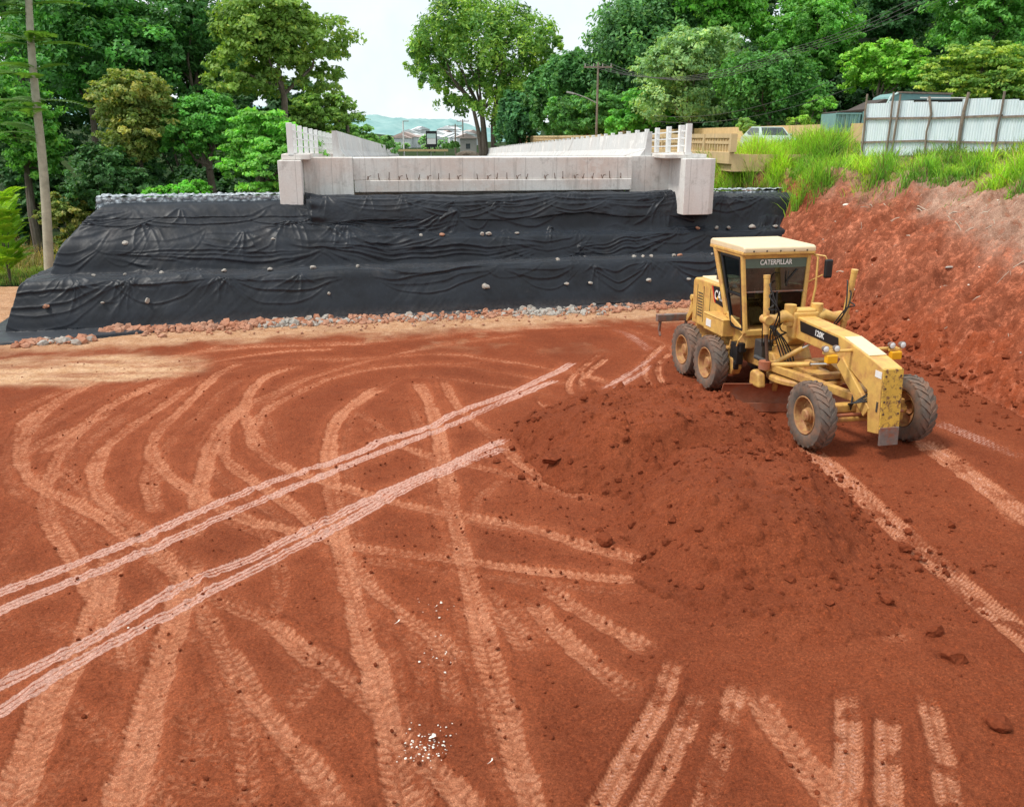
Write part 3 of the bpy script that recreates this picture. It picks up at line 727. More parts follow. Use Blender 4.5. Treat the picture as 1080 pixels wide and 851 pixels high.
for px_, py_, r, lab in [(583, 496, .20, 'large red clod at the left foot of the soil heap'), (637, 566, .16, 'rounded red clod beside the wheel track at the lower left of the heap'),
                         (1006, 688, .17, 'big dark clod near the right edge of the picture'), (935, 633, .12, 'lone clod in front of the grader track on the right'),
                         (986, 662, .13, 'clod just behind the biggest one on the right'), (956, 575, .13, 'clod resting against the right side of the heap'),
                         (1055, 757, .15, 'clod lowest in the right corner among crumbs')]:
    x, y, _ = gp(px_, py_, .08); o = big_rock('soil_clod', r, M['clod']); o.location = (x, y, floor_z(x, y) + r * .28); o.rotation_euler.z = random.uniform(0, 6)
    tag(o, lab, 'clod', 'clods around the heap')

# ------------------------------------------------------------------ stepped gabion wall under black geotextile
WO = (-6.175, 29.43); WA = R(14.0); WU = (math.cos(WA), math.sin(WA)); WV = (-math.sin(WA), math.cos(WA))
def wall_pt(u, v, z): return (WO[0] + u * WU[0] + v * WV[0], WO[1] + u * WU[1] + v * WV[1], z)
UL, UR = -10.2, 20.5
ST_D = [0, .10, .40, .52, .66, 1.40, 1.52, 1.66, 2.12, 2.26, 2.42, 2.75, 3.10, 9]
ST_Z = [.02, .42, 1.10, 1.46, 1.58, 1.66, 2.05, 2.44, 2.60, 3.10, 3.62, 3.76, 3.80, 3.82]
SL_D = [0, .10, .40, .52, .66, 1.36, 1.50, 1.70, 2.10, 2.40, 2.60, 2.85, 3.10, 9]
SL_Z = [.02, .42, 1.10, 1.46, 1.58, 1.66, 2.10, 2.52, 2.95, 3.32, 3.56, 3.74, 3.80, 3.82]
def stair(d): return np.interp(d, ST_D, ST_Z)
def stair_at(u, d): w = sstep(.5, 4.5, u); return np.interp(d, ST_D, ST_Z) * w + np.interp(d, SL_D, SL_Z) * (1 - w)
def wall_d(u, v): return np.minimum(v, np.minimum((u - UL) / 1.02, (UR - u) / .35))
def dense(knots, total0, total1, fine, coarse):
    """sample positions, fine where the stair rises"""
    out = [total0]
    while out[-1] < total1:
        d = out[-1]; sl_ = abs(float(stair(d + .01) - stair(d - .01))) / .02 if 0 <= d < 3.3 else 0
        out.append(out[-1] + (fine if sl_ > .6 else coarse))
    return np.array(out)
v_s = dense(None, -1.3, 4.2, .0095, .028)
lu = dense(None, -.6, 3.3, .012, .03) * 1.02 + UL
ru = (UR - dense(None, -.1, 3.2, .012, .04) * .35)[::-1]
u_s = np.concatenate([lu, np.arange(lu[-1] + .03, ru[0] - .02, .028), ru])

class Folds:
    """wrinkles of the sheet: hanging swags, folds that fan out from the stones, long sagging creases"""
    def __init__(s, seed): s.g = np.random.default_rng(seed)
    def ridge(s, D, U, Q, cu, cq, hw, sag, amp, sig, skew=0):
        t = (U - cu) / hw; inside = np.abs(t) < 1.0
        curve = cq - sag * (1 - t * t) + skew * t
        d = Q - curve
        fade = (1 - t * t) ** .6 if False else np.where(inside, np.clip(1 - t * t, 0, 1) ** .5, 0)
        D += fade * amp * (np.exp(-np.abs(d) / (sig * .75)) - .5 * np.exp(-((d + sig * 1.6) / (sig * 1.5)) ** 2))
    def swag(s, D, U, Q, cu, cq, hw, sag, n, amp, sig):
        g = s.g
        m = np.abs(U[0] - cu) < hw * 1.05; j = np.where(m)[0]
        if len(j) < 3: return
        d_ = D[:, j[0]:j[-1]]; u_ = U[:, j[0]:j[-1]]; q_ = Q[:, j[0]:j[-1]]
        sk = g.uniform(-.2, .2)
        for k in range(n):
            f = (k + .5 + g.uniform(-.25, .25)) / n
            s.ridge(d_, u_, q_, cu + g.uniform(-.1, .1) * hw, cq - .03 - .04 * k, hw * (1 - .12 * f * g.random()), sag * f, amp * g.uniform(.55, 1.15) * (1 - .3 * f), sig * g.uniform(.7, 1.35), sk)
    def fan(s, D, U, Q, cu, cq, n, length, amp, a0=-75, a1=75, sig=.035):
        g = s.g
        m = np.abs(U[0] - cu) < length; j = np.where(m)[0]
        if len(j) < 3: return
        d_ = D[:, j[0]:j[-1]]; u_ = U[:, j[0]:j[-1]] - cu; q_ = Q[:, j[0]:j[-1]] - cq
        r = np.hypot(u_, q_) + 1e-4; th = np.degrees(np.arctan2(u_, -q_))
        for k in range(n):
            a = a0 + (a1 - a0) * (k + g.uniform(.1, .9)) / n; L = length * g.uniform(.45, 1)
            w = sig * (.6 + r * 1.1); e = np.radians(th - a - 8 * np.sin(r * 2.2 + k)) * r
            d_ += np.exp(-np.abs(e) / (w * .8)) * amp * g.uniform(.5, 1.1) * np.clip(1 - r / L, 0, 1) ** .8 * sstep(.02, .15, r) * (th > a0 - 12) * (th < a1 + 12)
def displaced(Pt, D):
    du = np.gradient(Pt, axis=1); dv = np.gradient(Pt, axis=0)
    n = np.cross(du, dv); n /= np.linalg.norm(n, axis=-1, keepdims=True) + 1e-9
    # smooth the normals so folds do not break at the edges of the steps
    for _ in range(6):
        n[1:-1] = (n[:-2] + n[1:-1] * 2 + n[2:]) / 4
    n /= np.linalg.norm(n, axis=-1, keepdims=True) + 1e-9
    return Pt + n * D[..., None]

def main_sheet():
    U, Vv = np.meshgrid(u_s, v_s)
    # the sheet hangs a little free of the stones: edges of the steps waver, faces belly outwards
    d = wall_d(U + fbm(U, Vv * 0, 1.3, 3, 3) * .10 * (U < -7), Vv + fbm(U, Vv * 0 + 3, 2.4, 3, 7) * .12)
    Z = stair(np.maximum(d, 0))
    zb = Z
    for k in range(1):
        Z = sum(stair_at(U, np.maximum(d + e, 0)) for e in (-.03, 0, .03, .06)) / 4
    apron = .05 + 1.05 * sstep(-3.5, -9.5, U) + .15 * fbm(U, Vv * 0, 1.0, 3, 9) + .10
    Z = np.where(d < 0, .03 + .05 * np.clip(1 + d / .5, 0, 1), Z)
    gone = sstep(0, .05, -d - apron)
    Z = Z - gone * .35
    Pt = np.stack([WO[0] + U * WU[0] + Vv * WV[0], WO[1] + U * WU[1] + Vv * WV[1], Z], -1)
    q = np.concatenate([[0], np.cumsum(np.hypot(np.diff(v_s), np.diff(stair(np.maximum(v_s, 0)))))]); q -= np.interp(0, v_s, q)
    Q = np.repeat(q[:, None], U.shape[1], 1) + fbm(U, Vv, 1.2, 3, 17) * .10
    qat = lambda dd: float(np.interp(dd, v_s, q))
    D = fbm(U, Q, 1.8, 3, 5) * .07 + fbm(U + Q * .8, Q * .35, .34, 3, 15, .5) * .030 * sstep(-.2, .3, fbm(U, Q, 2.5, 2, 16)) * .6 + fbm(U - Q * .9, Q * .35, .30, 3, 18, .5) * .026 * sstep(.1, -.3, fbm(U, Q, 2.5, 2, 16)) * .6 + fbm(U, Q, .12, 3, 25) * .004
    F = Folds(4)
    g = F.g
    ledges = [(.60, 1.0), (1.36, .5), (2.12, .9), (2.65, 1.0)]
    for li, (dd, am) in enumerate(ledges):
        u = -11.5
        while u < 20:
            hw = g.uniform(.8, 2.4)
            F.swag(D, U, Q, u + hw, qat(dd) + g.uniform(-.05, .05), hw, g.uniform(.7, 1.5), int(g.integers(2, 5)), .042 * am, .050)
            u += hw * 2 * g.uniform(.6, 1.3)
        for k in range(9):
            F.fan(D, U, Q, g.uniform(-11, 19.5), qat(dd), int(g.integers(4, 9)), g.uniform(.9, 2.0), .060, sig=.04)
    # the folds one can name in the photograph
    F.swag(D, U, Q, 2.2, qat(2.95), 3.3, 1.75, 11, .075, .05); F.swag(D, U, Q, 2.6, qat(2.2), 2.4, .9, 7, .055, .045)
    F.fan(D, U, Q, 4.9, qat(2.3), 9, 1.8, .07, -85, -10); F.fan(D, U, Q, -6.0, qat(2.28), 11, 1.7, .075); F.fan(D, U, Q, -1.1, qat(2.28), 11, 1.7, .075)
    F.fan(D, U, Q, 8.4, qat(2.2), 7, 1.3, .08, -30, 30); F.fan(D, U, Q, 13.2, qat(2.7), 13, 2.4, .075, -85, -5)
    F.swag(D, U, Q, 3.8, qat(1.60), 4.0, 1.3, 9, .055, .05); F.swag(D, U, Q, 11, qat(1.62), 2.2, .8, 7, .055, .045); F.fan(D, U, Q, 9.3, qat(1.6), 8, 1.5, .06, 0, 85)
    for uu in (15.6, 16.7, 17.6, 18.6): F.fan(D, U, Q, uu, qat(2.95), 8, 1.5, .06, -60, 60)
    F.swag(D, U, Q, -3.6, qat(1.6), 3.4, 1.0, 7, .05, .05); F.swag(D, U, Q, -8.2, qat(2.9), 1.8, .8, 6, .05, .04)
    D *= np.where(d < 0, .35, 1) * (1 - gone)
    Pt = displaced(Pt, np.clip(D, -.10, .22) + .03)
    dust = np.clip(sstep(.5, 0, Z) * .9 * sstep(-8, -2, U) + sstep(.35, .8, fbm(U, Q, 1.0, 4, 55)) * .5 + .30 * (np.abs(np.gradient(Z, axis=0)) < .004), 0, 1)
    o = np_mesh('geotextile_sheet', Pt.reshape(-1, 3), grid_faces(*U.shape)[:, :], M['cloth'], attrs=dict(dust=dust))
    tag(o, 'huge wrinkled black sheet draped over the stepped stone wall', 'black sheet')
    return
main_sheet()
def over_sheet():
    """the second sheet, folded over the top step between the concrete wing blocks"""
    us = np.arange(-.55, 14.45, .026); n = 120; t = np.linspace(0, 1, n)
    prof_v = np.interp(t, [0, .25, .42, .55, .70, .86, .93, 1], [4.3, 3.40, 2.90, 2.52, 2.30, 2.18, 2.16, 2.36])
    prof_z = np.interp(t, [0, .25, .42, .55, .70, .86, .93, 1], [3.86, 3.93, 3.95, 3.84, 3.52, 3.12, 3.04, 3.05])
    for _ in range(14):
        prof_v[1:-1] = (prof_v[:-2] + prof_v[1:-1] * 2 + prof_v[2:]) / 4; prof_z[1:-1] = (prof_z[:-2] + prof_z[1:-1] * 2 + prof_z[2:]) / 4
    U, Tt = np.meshgrid(us, t); Vv = np.repeat(prof_v[:, None], len(us), 1); Z = np.repeat(prof_z[:, None], len(us), 1)
    hem = .16 * fbm(U, U * 0, 2.2, 3, 41) + .10 * np.sin(U * .8); Z = Z + hem * sstep(.55, 1, Tt) ; Z += .05 * fbm(U, U * 0, 3.5, 2, 43)
    sag = .30 * np.exp(-((U - 6.2) / 2.2) ** 2) * sstep(.5, 1, Tt); Z += sag * .35
    Q = -Tt * 2.2
    D = fbm(U * .5, Q, .35, 4, 75) * .05 + fbm(U, Q, 1.2, 3, 77) * .05
    F = Folds(31)
    u = -.5
    while u < 14:
        hw = F.g.uniform(.8, 2.6); F.swag(D, U, Q, u + hw, -.75 - F.g.uniform(0, .35), hw, F.g.uniform(.3, .9), 5, .05, .04); u += hw * 1.3
    for k in range(10): F.fan(D, U, Q, F.g.uniform(0, 14), -.95, 6, 1.1, .045)
    endb = sstep(13.3, 14.45, U) + sstep(.25, -.55, U) * .7
    D += endb * (.10 + .09 * np.sin(Q * 17 + U * 3))
    Z -= endb * .12 * sstep(.4, 1, Tt)
    Pt = np.stack([WO[0] + U * WU[0] + Vv * WV[0], WO[1] + U * WU[1] + Vv * WV[1], Z], -1)
    Pt = displaced(Pt[::-1], D[::-1])
    # close the ends by turning the last strip inwards
    for j, s in ((0, 1), (-1, -1)):
        k = np.arange(7) if s > 0 else -1 - np.arange(7)
        for i, jj in enumerate(k):
            f = (1 - i / 7) ** 2 * .35; Pt[:, jj, 0] += WV[0] * f; Pt[:, jj, 1] += WV[1] * f
    o = np_mesh('folded_sheet', Pt.reshape(-1, 3), grid_faces(*U.shape), M['cloth'], attrs=dict(dust=.05 + .15 * sstep(.2, .6, fbm(U, Q, .9, 3, 88))))
    tag(o, 'second black sheet folded over the top step between the concrete blocks', 'black sheet')
over_sheet()
def gabions():
    root = empty('gabion_wall', wall_pt(-7.4, 2.95, 0)); tag(root, 'grey stone gabion wall showing along the top left of the black sheet', 'gabion wall')
    def block(u0, u1, v0, v1, z0, z1, nm):
        us_ = np.arange(u0, u1, .06); zs_ = np.arange(z0, z1 + .01, .06); vs_ = np.arange(v0, v1, .06)
        P = []; Fs = []; off = 0
        for kind in range(3):
            if kind == 0: A, Bz = np.meshgrid(us_, zs_); pts = (A, A * 0 + v0, Bz); nrm = (0, -1, 0)
            elif kind == 1: A, Bz = np.meshgrid(us_, vs_); pts = (A, Bz, A * 0 + z1); nrm = (0, 0, 1)
            else: A, Bz = np.meshgrid(vs_, zs_); pts = (A * 0 + u0, A, Bz); nrm = (-1, 0, 0)
            h = np.abs(fbm(pts[0] + pts[2], pts[1] * 1.0 + pts[2] * .7, .22, 3, 3)) * .12
            u = pts[0] + nrm[0] * h; v = pts[1] + nrm[1] * h; z = pts[2] + nrm[2] * h
            P.append(np.stack([WO[0] + u * WU[0] + v * WV[0] - root.location.x, WO[1] + u * WU[1] + v * WV[1] - root.location.y, z], -1).reshape(-1, 3)); f = grid_faces(*A.shape) + off; off += A.size; Fs.append(f)
        np_mesh(nm, np.vstack(P), np.vstack(Fs), M['gabion'], root)
    block(-7.55, -1.3, 3.12, 4.2, 3.3, 4.02, 'gabion_basket'); block(15.9, 18.9, 3.3, 4.2, 3.3, 3.93, 'gabion_basket')
gabions()

# stones that hold the sheet down, one by one
def wall_hit(px, py, v):
    x = (px - 540) / FOC; y = -(py - 425.5) / FOC; d = (x, cP + y * sP)
    n = WV; t = ((WO[0] + v * WV[0]) * n[0] + (WO[1] + v * WV[1]) * n[1]) / (d[0] * n[0] + d[1] * n[1])
    return ((d[0] * t - WO[0]) * WU[0] + (d[1] * t - WO[1]) * WU[1])
PINS = [(.28, [(108, 314, .07), (347, 313, .08), (597, 307, .09), (622, 303, .10), (683, 304, .11), (725, 302, .08)], 'pale stone on the lowest ledge of the black sheet'),
        (1.02, [(98, 281, .08), (131, 281, .07), (170, 281, .10), (236, 280, .11), (284, 279, .09), (330, 281, .12), (377, 280, .09), (588, 274, .10), (668, 273, .10), (677, 273, .09), (686, 274, .10), (750, 273, .08)], 'grey stone on the middle ledge of the black sheet'),
        (1.90, [(288, 247, .14), (444, 248, .10), (508, 248, .11), (515, 247, .12), (545, 245, .10), (755, 240, .12), (768, 239, .12), (793, 237, .15), (817, 236, .12)], 'pale stone on the upper ledge of the black sheet')]
for v, lst, lab in PINS:
    for px_, py_, r in lst:
        u = wall_hit(px_, py_, v); o = big_rock('stone', r * 1.05, M['stone'], 1); z = float(stair(v)) + .05 + r * .2
        o.location = wall_pt(u, v - .06, z); o.rotation_euler.z = random.uniform(0, 6)
        tag(o, lab, 'stone', 'stones holding down the black sheet')
for v, px_, py_, r, m, lab in [(.26, 48, 319, .13, 'stone_red', 'reddish stone on the low left corner of the black sheet'), (.28, 155, 313, .13, 'stone', 'white stone low on the left part of the black sheet'),
                               (.28, 512, 305, .17, 'stone', 'biggest pale stone low in the middle of the black sheet'), (1.02, 716, 277, .12, 'stone_red', 'pink stone on the middle ledge to the right of the grey ones'),
                               (1.02, 710, 271, .12, 'stone', 'grey stone touching the pink one on the middle ledge'), (1.9, 131, 249, .15, 'stone', 'pale stone high on the left end where folds fan out'),
                               (1.9, 466, 249, .14, 'stone_red', 'brownish stone on the upper ledge below the middle of the bridge'), (1.9, 735, 241, .15, 'stone_red', 'reddish stone tucked under the right concrete block')]:
    u = wall_hit(px_, py_, v); o = big_rock('stone', r, M[m], 1); o.location = wall_pt(u, v - .06, float(stair(v)) + .05 + r * .2); o.rotation_euler.z = random.uniform(0, 6)
    tag(o, lab, 'stone', 'stones holding down the black sheet')

# broken stone in front of the wall: nobody could count it
def rubble():
    a, b = [], []
    for _ in range(3900):
        u = random.uniform(-9.5, 14.0); w = 1.0 if u > -6 else .75
        v = -.02 - abs(random.gauss(0, .36)) * w * (.6 + .8 * float(vnoise(np.array([u * .8]), np.array([0.0]), 5)[0]))
        edge = -.15 - (0.5 if -3 < u < 9 else .0)
        r = .02 + .15 * random.random() ** 3.6 * (1.15 if u < 0 else .85)
        if u < -7.3: v -= .95
        x, y, _ = wall_pt(u, v, 0); (b if vnoise(np.array([u * .45]), np.array([1.0]), 2)[0] + random.gauss(0, .14) > .68 else a).append((x, y, r * .05 + max(0, .12 + v * .22) * random.random(), r))
    for _ in range(110):
        u = random.uniform(-4.5, 10); x, y, _ = wall_pt(u, -.9 - random.random() ** 2 * 1.4, 0); a.append((x, y, .02, .02 + .05 * random.random() ** 2))
    tag(rocks('rubble', a, M['stone_red']), 'pinkish broken stone along the foot of the black sheet', 'rubble', kind='stuff')
    tag(rocks('rubble', b, M['stone']), 'grey broken stone mixed into the pinkish rubble', 'rubble', kind='stuff')
rubble()

# ------------------------------------------------------------------ new concrete bridge
AO = (-8.247, 31.748); AA = R(9.5); AU = (math.cos(AA), math.sin(AA)); AV = (-math.sin(AA), math.cos(AA))
BD = (-.1025, 1.0, -.0190)                 # the deck runs this way
def bridge():
    root = empty('concrete_bridge', (AO[0], AO[1], 0), AA); tag(root, 'new pale concrete bridge whose bare end stands above the black sheet', 'bridge')
    ca, sa = math.cos(-AA), math.sin(-AA)
    bd = Vector((BD[0] * ca - BD[1] * sa, BD[0] * sa + BD[1] * ca, BD[2])); L = 93.0
    def along(x, y, z, s): return Vector((x, y, z)) + bd * s
    # end beam with its lower lip, bevelled, bars sticking out above the lip
    b = MB(); b.box((8.0, 2.2, 4.865), (10.8, 1.4, .81)); b.build('end_beam', M['concrete'], root, bevel=.025)
    b = MB(); b.box((8.0, 2.17, 4.235), (10.76, 1.46, .44)); b.build('beam_lip', M['concrete'], root, bevel=.03)
    for i in range(27):
        if i in (10, 17): continue
        x = 3.15 + i * .375 + random.uniform(-.05, .05); h = random.uniform(.17, .28); lean = random.uniform(-.05, .05)
        t = MB(); t.tube([(x, 1.55, 4.56 + 0), (x, 1.43, 4.475), (x + lean * .3, 1.40, 4.50), (x + lean, 1.40 - random.uniform(0, .05), 4.48 + h)] if i % 3 else [(x, 1.5, 4.6), (x, 1.36, 4.47), (x + .04, 1.33, 4.6), (x + .13, 1.36, 4.62)], .014, 5); t.build('rebar_hook', M['rust'], root)
    # deck-end wall left and right of the beam, sloping ledges, wing blocks
    b = MB(); b.box((1.71, 1.65, 4.3), (1.78, 1.0, 1.98)); b.build('end_wall', M['concrete'], root, bevel=.015)
    b = MB(); b.box((14.22, 2.1, 4.3), (1.62, .6, 1.98)); b.build('end_wall', M['concrete'], root, bevel=.015)
    b = MB(); b.box((8.0, 3.0, 3.6), (10.8, 1.0, 1.0)); b.build('bearing_wall', M['concrete'], root)
    b = MB(); b.box((.62, 1.55, 5.33), (1.0, 2.2, .2)); b.build('kerb', M['concrete'], root, bevel=.03)
    b = MB(); b.box((15.2, 1.6, 5.30), (1.7, 2.2, .16)); b.build('kerb', M['concrete'], root, bevel=.03)
    b = MB(); b.box((.41, .55, 4.18), (.80, 1.1, 2.08)); b.build('wing_block', M['concrete_pale'], root, bevel=.02)
    b = MB(); b.prism([(15.02, .0), (16.05, .0), (16.36, .35), (16.36, 2.3), (15.02, 2.3)], lambda p, t: (p[0], p[1], t), 3.14, 5.22); b.build('wing_block', M['concrete_pale'], root, bevel=.02)
        # deck slab sloping away
    b = MB(); p = [along(.1, 2.3, 4.55, 0), along(15.9, 2.3, 4.55, 0), along(15.9, 2.3, 5.23, 0), along(.1, 2.3, 5.23, 0)]; q = [v + bd * L for v in p]
    b.add(p + q, [(0, 1, 2, 3), (7, 6, 5, 4), (0, 4, 5, 1), (1, 5, 6, 2), (2, 6, 7, 3), (3, 7, 4, 0)]); b.build('deck', M['concrete_white'], root)
    # barriers: flat-backed with a sloping foot towards the road
    for x0, sgn, h in ((2.0, 1, 1.0), (14.2, -1, .98)):
        pr = [(-.12, 0), (.34, 0), (.34, .08), (.14, .34), (.06, h), (-.12, h)]
        b = MB(); n0 = len(pr)
        vs = [along(x0 + sgn * px_, 2.0, 5.235 + pz, 0) for px_, pz in pr]; nseg = 18
        V = []; Fs = []
        for k in range(nseg + 1): V += [v + bd * (L * k / nseg) for v in vs]
        for k in range(nseg):
            for i in range(n0): Fs.append((k * n0 + i, k * n0 + (i + 1) % n0, (k + 1) * n0 + (i + 1) % n0, (k + 1) * n0 + i))
        Fs.append(tuple(range(n0 - 1, -1, -1))); Fs.append(tuple(range(len(V) - n0, len(V))))
        b.add(V, Fs); b.build('barrier', M['concrete_white'], root)
    for x0 in (.46, 15.28):
        for k in range(46):
            s = 0 if k == 0 else (.95 + (k - 1) * 1.8)
            p = along(x0, .55, 5.40, s); b = MB(); w = .17 if k > 1 else .21; b.box((p.x, p.y, p.z + .52), (w, .2, 1.10 if k else 1.14)); b.build('post', M['whitepaint'], root, bevel=.015 if k < 14 else 0)
        for zz in (.30, .58, .84):
            b = MB(); b.bar(along(x0 + (.0), .55, 5.40 + zz, 0), along(x0, .55, 5.40 + zz, 82), .04, .045); b.build('rail', M['whitepaint'], root)
        b = MB(); b.bar(along(x0, .5, 5.34, 0), along(x0, .5, 5.34, L), .34, .24); b.build('edge_beam', M['concrete'], root)
bridge()

# ------------------------------------------------------------------ old beige bridge beside it, with a car
def old_bridge():
    root = empty('old_bridge', (9.4, 39.5, 0)); tag(root, 'old beige bridge with an openwork parapet behind the grass', 'bridge')
    d = Vector((-.1025, 1, .0)); O = Vector((0, 0, 0))
    def P(lat, s, z): return Vector((lat, 0, z)) + d * s
    b = MB(); b.add([P(-.15, -1, 4.6), P(8.4, -1, 4.6), P(8.4, -1, 5.3), P(-.15, -1, 5.3)] + [P(-.15, 78, 4.6), P(8.4, 78, 4.6), P(8.4, 78, 5.3), P(-.15, 78, 5.3)], [(0, 1, 2, 3), (7, 6, 5, 4), (0, 4, 5, 1), (1, 5, 6, 2), (2, 6, 7, 3), (3, 7, 4, 0)])
    b.build('deck', M['old_beige'], root)
    b = MB(); b.bar(P(-.17, -1, 5.15), P(-.17, 78, 5.15), .24, .50); b.build('edge_beam', M['old_beige'], root, bevel=.02)
    def para(lat, z0, zt, nm, open_):
        b = MB()
        if open_:
            b.bar(P(lat, -1, zt - .09), P(lat, 78, zt - .09), .22, .18); b.bar(P(lat, -1, z0 + .38), P(lat, 78, z0 + .38), .18, .12)
            s = -1
            while s < 78:
                b.bar(P(lat, s, z0), P(lat, s, zt - .1), .14, .17, (0, 1, 0)); s += .36
            s = -1
            while s < 78:
                b.bar(P(lat, s, z0), P(lat, s, zt - .01), .26, .3, (0, 1, 0)); s += 3.6
        else:
            b.bar(P(lat, 1.5, (z0 + zt) / 2), P(lat, 78, (z0 + zt) / 2), .22, zt - z0)
        return b.build(nm, M['old_beige'], root)
    para(-.15, 5.40, 6.15, 'parapet', True); para(8.3, 5.3, 6.66, 'parapet', False)
old_bridge()

def car():
    root = empty('car', (14.2, 50.5, 5.12), R(6)); tag(root, 'pale greenish car seen from the front on the old bridge', 'car')
    # x across, y length (front at -y)
    side = [(-2.05, .35), (-2.1, .62), (-1.95, .82), (-1.0, .95), (-.35, 1.42), (.9, 1.45), (1.65, 1.0), (2.0, .92), (2.08, .55), (2.0, .32)]
    b = MB(); b.prism(side, lambda p, t: (t * (.80 if p[1] > 1.1 else 1), p[0], p[1]), -.86, .86); b.build('body', M['carpaint'], root, bevel=.06)
    b = MB(); b.add([(-.72, -.96, .99), (.72, -.96, .99), (.60, -.40, 1.39), (-.60, -.40, 1.39)], [(0, 1, 2, 3)]); b.build('windscreen', M['carglass'], root)
    for s in (-1, 1):
        b = MB(); b.add([(s * .865, -.75, .99), (s * .865, 1.35, 1.0), (s * .72, .85, 1.39), (s * .72, -.32, 1.38)], [(0, 1, 2, 3)]); b.build('side_window', M['carglass'], root)
        b = MB(); b.box((s * .6, -2.06, .68), (.38, .08, .14)); b.build('headlight', M['lens'], root, bevel=.02)
        b = MB(); b.box((s * .95, -.72, 1.02), (.16, .1, .12)); b.build('mirror', M['carpaint'], root, bevel=.02)
        for y in (-1.3, 1.3):
            b = MB(); b.lathe([(0, -.1), (.3, -.1), (.32, -.06), (.32, .06), (.3, .1), (0, .1)], (s * .78, y, .32), 'x', 20); b.build('wheel', M['darkgrey'], root, True)
    b = MB(); b.box((0, -2.09, .52), (1.0, .05, .16)); b.build('grille', M['black'], root)
car()

# ------------------------------------------------------------------ trees
def leaf_quads(P, Nrm, size, g, aspect=.55):
    n = len(P)
    rnd = g.normal(size=(n, 3)); t = np.cross(Nrm, rnd); t /= np.linalg.norm(t, axis=1, keepdims=True) + 1e-9
    b = np.cross(Nrm, t); s = size * g.uniform(.6, 1.3, (n, 1))
    fold = Nrm * s * .18
    v = np.stack([P - t * s, P - b * s * aspect + fold * 0, P + t * s - fold, P + b * s * aspect], 1)
    return v.reshape(-1, 3), np.arange(n * 4).reshape(n, 4)
def crown_points(lobes, n, g, clump=.26, droop=0.0, flat=1.0):
    """leaf clumps spread over the outside of each lobe; returns points, outward directions and a clump tint"""
    vol = np.array([(l[3] * l[4] + l[3] * l[5] + l[4] * l[5]) for l in lobes]); cnt = (vol / vol.sum() * n * 1.55).astype(int)
    P = []; D = []; C = []
    for l, k in zip(lobes, cnt):
        c = np.array(l[:3]); r = np.array(l[3:6]); nc = max(6, k // 42)
        d = g.normal(size=(nc, 3)); d /= np.linalg.norm(d, axis=1, keepdims=True); d[:, 2] = np.where(d[:, 2] < -.75, -d[:, 2], d[:, 2])
        rad = g.uniform(.62, 1.08, (nc, 1)); ctr = c + d * r * rad
        tint = g.normal(0, 1, nc); sz = g.uniform(.7, 1.35, nc)
        idx = g.integers(0, nc, k)
        off = g.normal(size=(k, 3)); off /= np.linalg.norm(off, axis=1, keepdims=True); off *= g.random((k, 1)) ** .45
        off[:, 2] *= .55 * flat
        off = off * (r.mean() * clump * sz[idx])[:, None]
        p = ctr[idx] + off
        if droop: p[:, 2] -= droop * r[2] * g.random(k) ** 2 * .9
        P.append(p); dd = d[idx] + off / (np.linalg.norm(off, axis=1, keepdims=True) + 1e-6) * .9; D.append(dd); C.append(tint[idx])
    return np.vstack(P), np.vstack(D), np.concatenate(C)
def auto_lobes(c, r, k, g, spread=.66, size=(.36, .56)):
    out = []
    for i in range(k):
        d = g.normal(size=3); d /= np.linalg.norm(d); d[2] = d[2] * 1.05 if d[2] > 0 or i % 4 else -d[2]
        f = spread * g.uniform(.65, 1.05); s = g.uniform(*size)
        out.append((c[0] + d[0] * r[0] * f, c[1] + d[1] * r[1] * f, c[2] + d[2] * r[2] * f, r[0] * s * g.uniform(.9, 1.25), r[1] * s * g.uniform(.9, 1.25), r[2] * s * g.uniform(.75, 1.0)))
    return out
def foliage_mesh(name, lobes, n, size, col, g, parent, droop=0.0, clump=.26, tintv=.20, col2=None, aspect=.55, flat=1.0, upb=.45):
    P, D, C = crown_points(lobes, n, g, clump, droop, flat)
    D = D / (np.linalg.norm(D, axis=1, keepdims=True) + 1e-9)
    Nn = D * .6 + np.array([0, 0, upb]) + g.normal(size=D.shape) * .42; Nn /= np.linalg.norm(Nn, axis=1, keepdims=True)
    V, Fc = leaf_quads(P, Nn, size * .72, g, aspect)
    col = np.array(col); k = 2.65 * np.clip(1 + C * tintv + g.normal(0, .13, len(P)), .35, 1.9)[:, None]
    c = col[None, :] * k
    if col2 is not None:
        w = np.clip((C * .5 + .35 + g.normal(0, .25, len(P))), 0, 1)[:, None] * .8; c = c * (1 - w) + np.array(col2)[None] * k * w
    c = c * np.array([1.16, 1.0, .86]); yel = np.clip(g.normal(-.45, .55, len(P)), 0, .6)[:, None]; c = c * (1 - yel) + c * np.array([1.9, 1.25, .6]) * yel
    return np_mesh(name, V, Fc, M['leaf'], parent, smooth=False, cols=np.repeat(c, 4, 0))
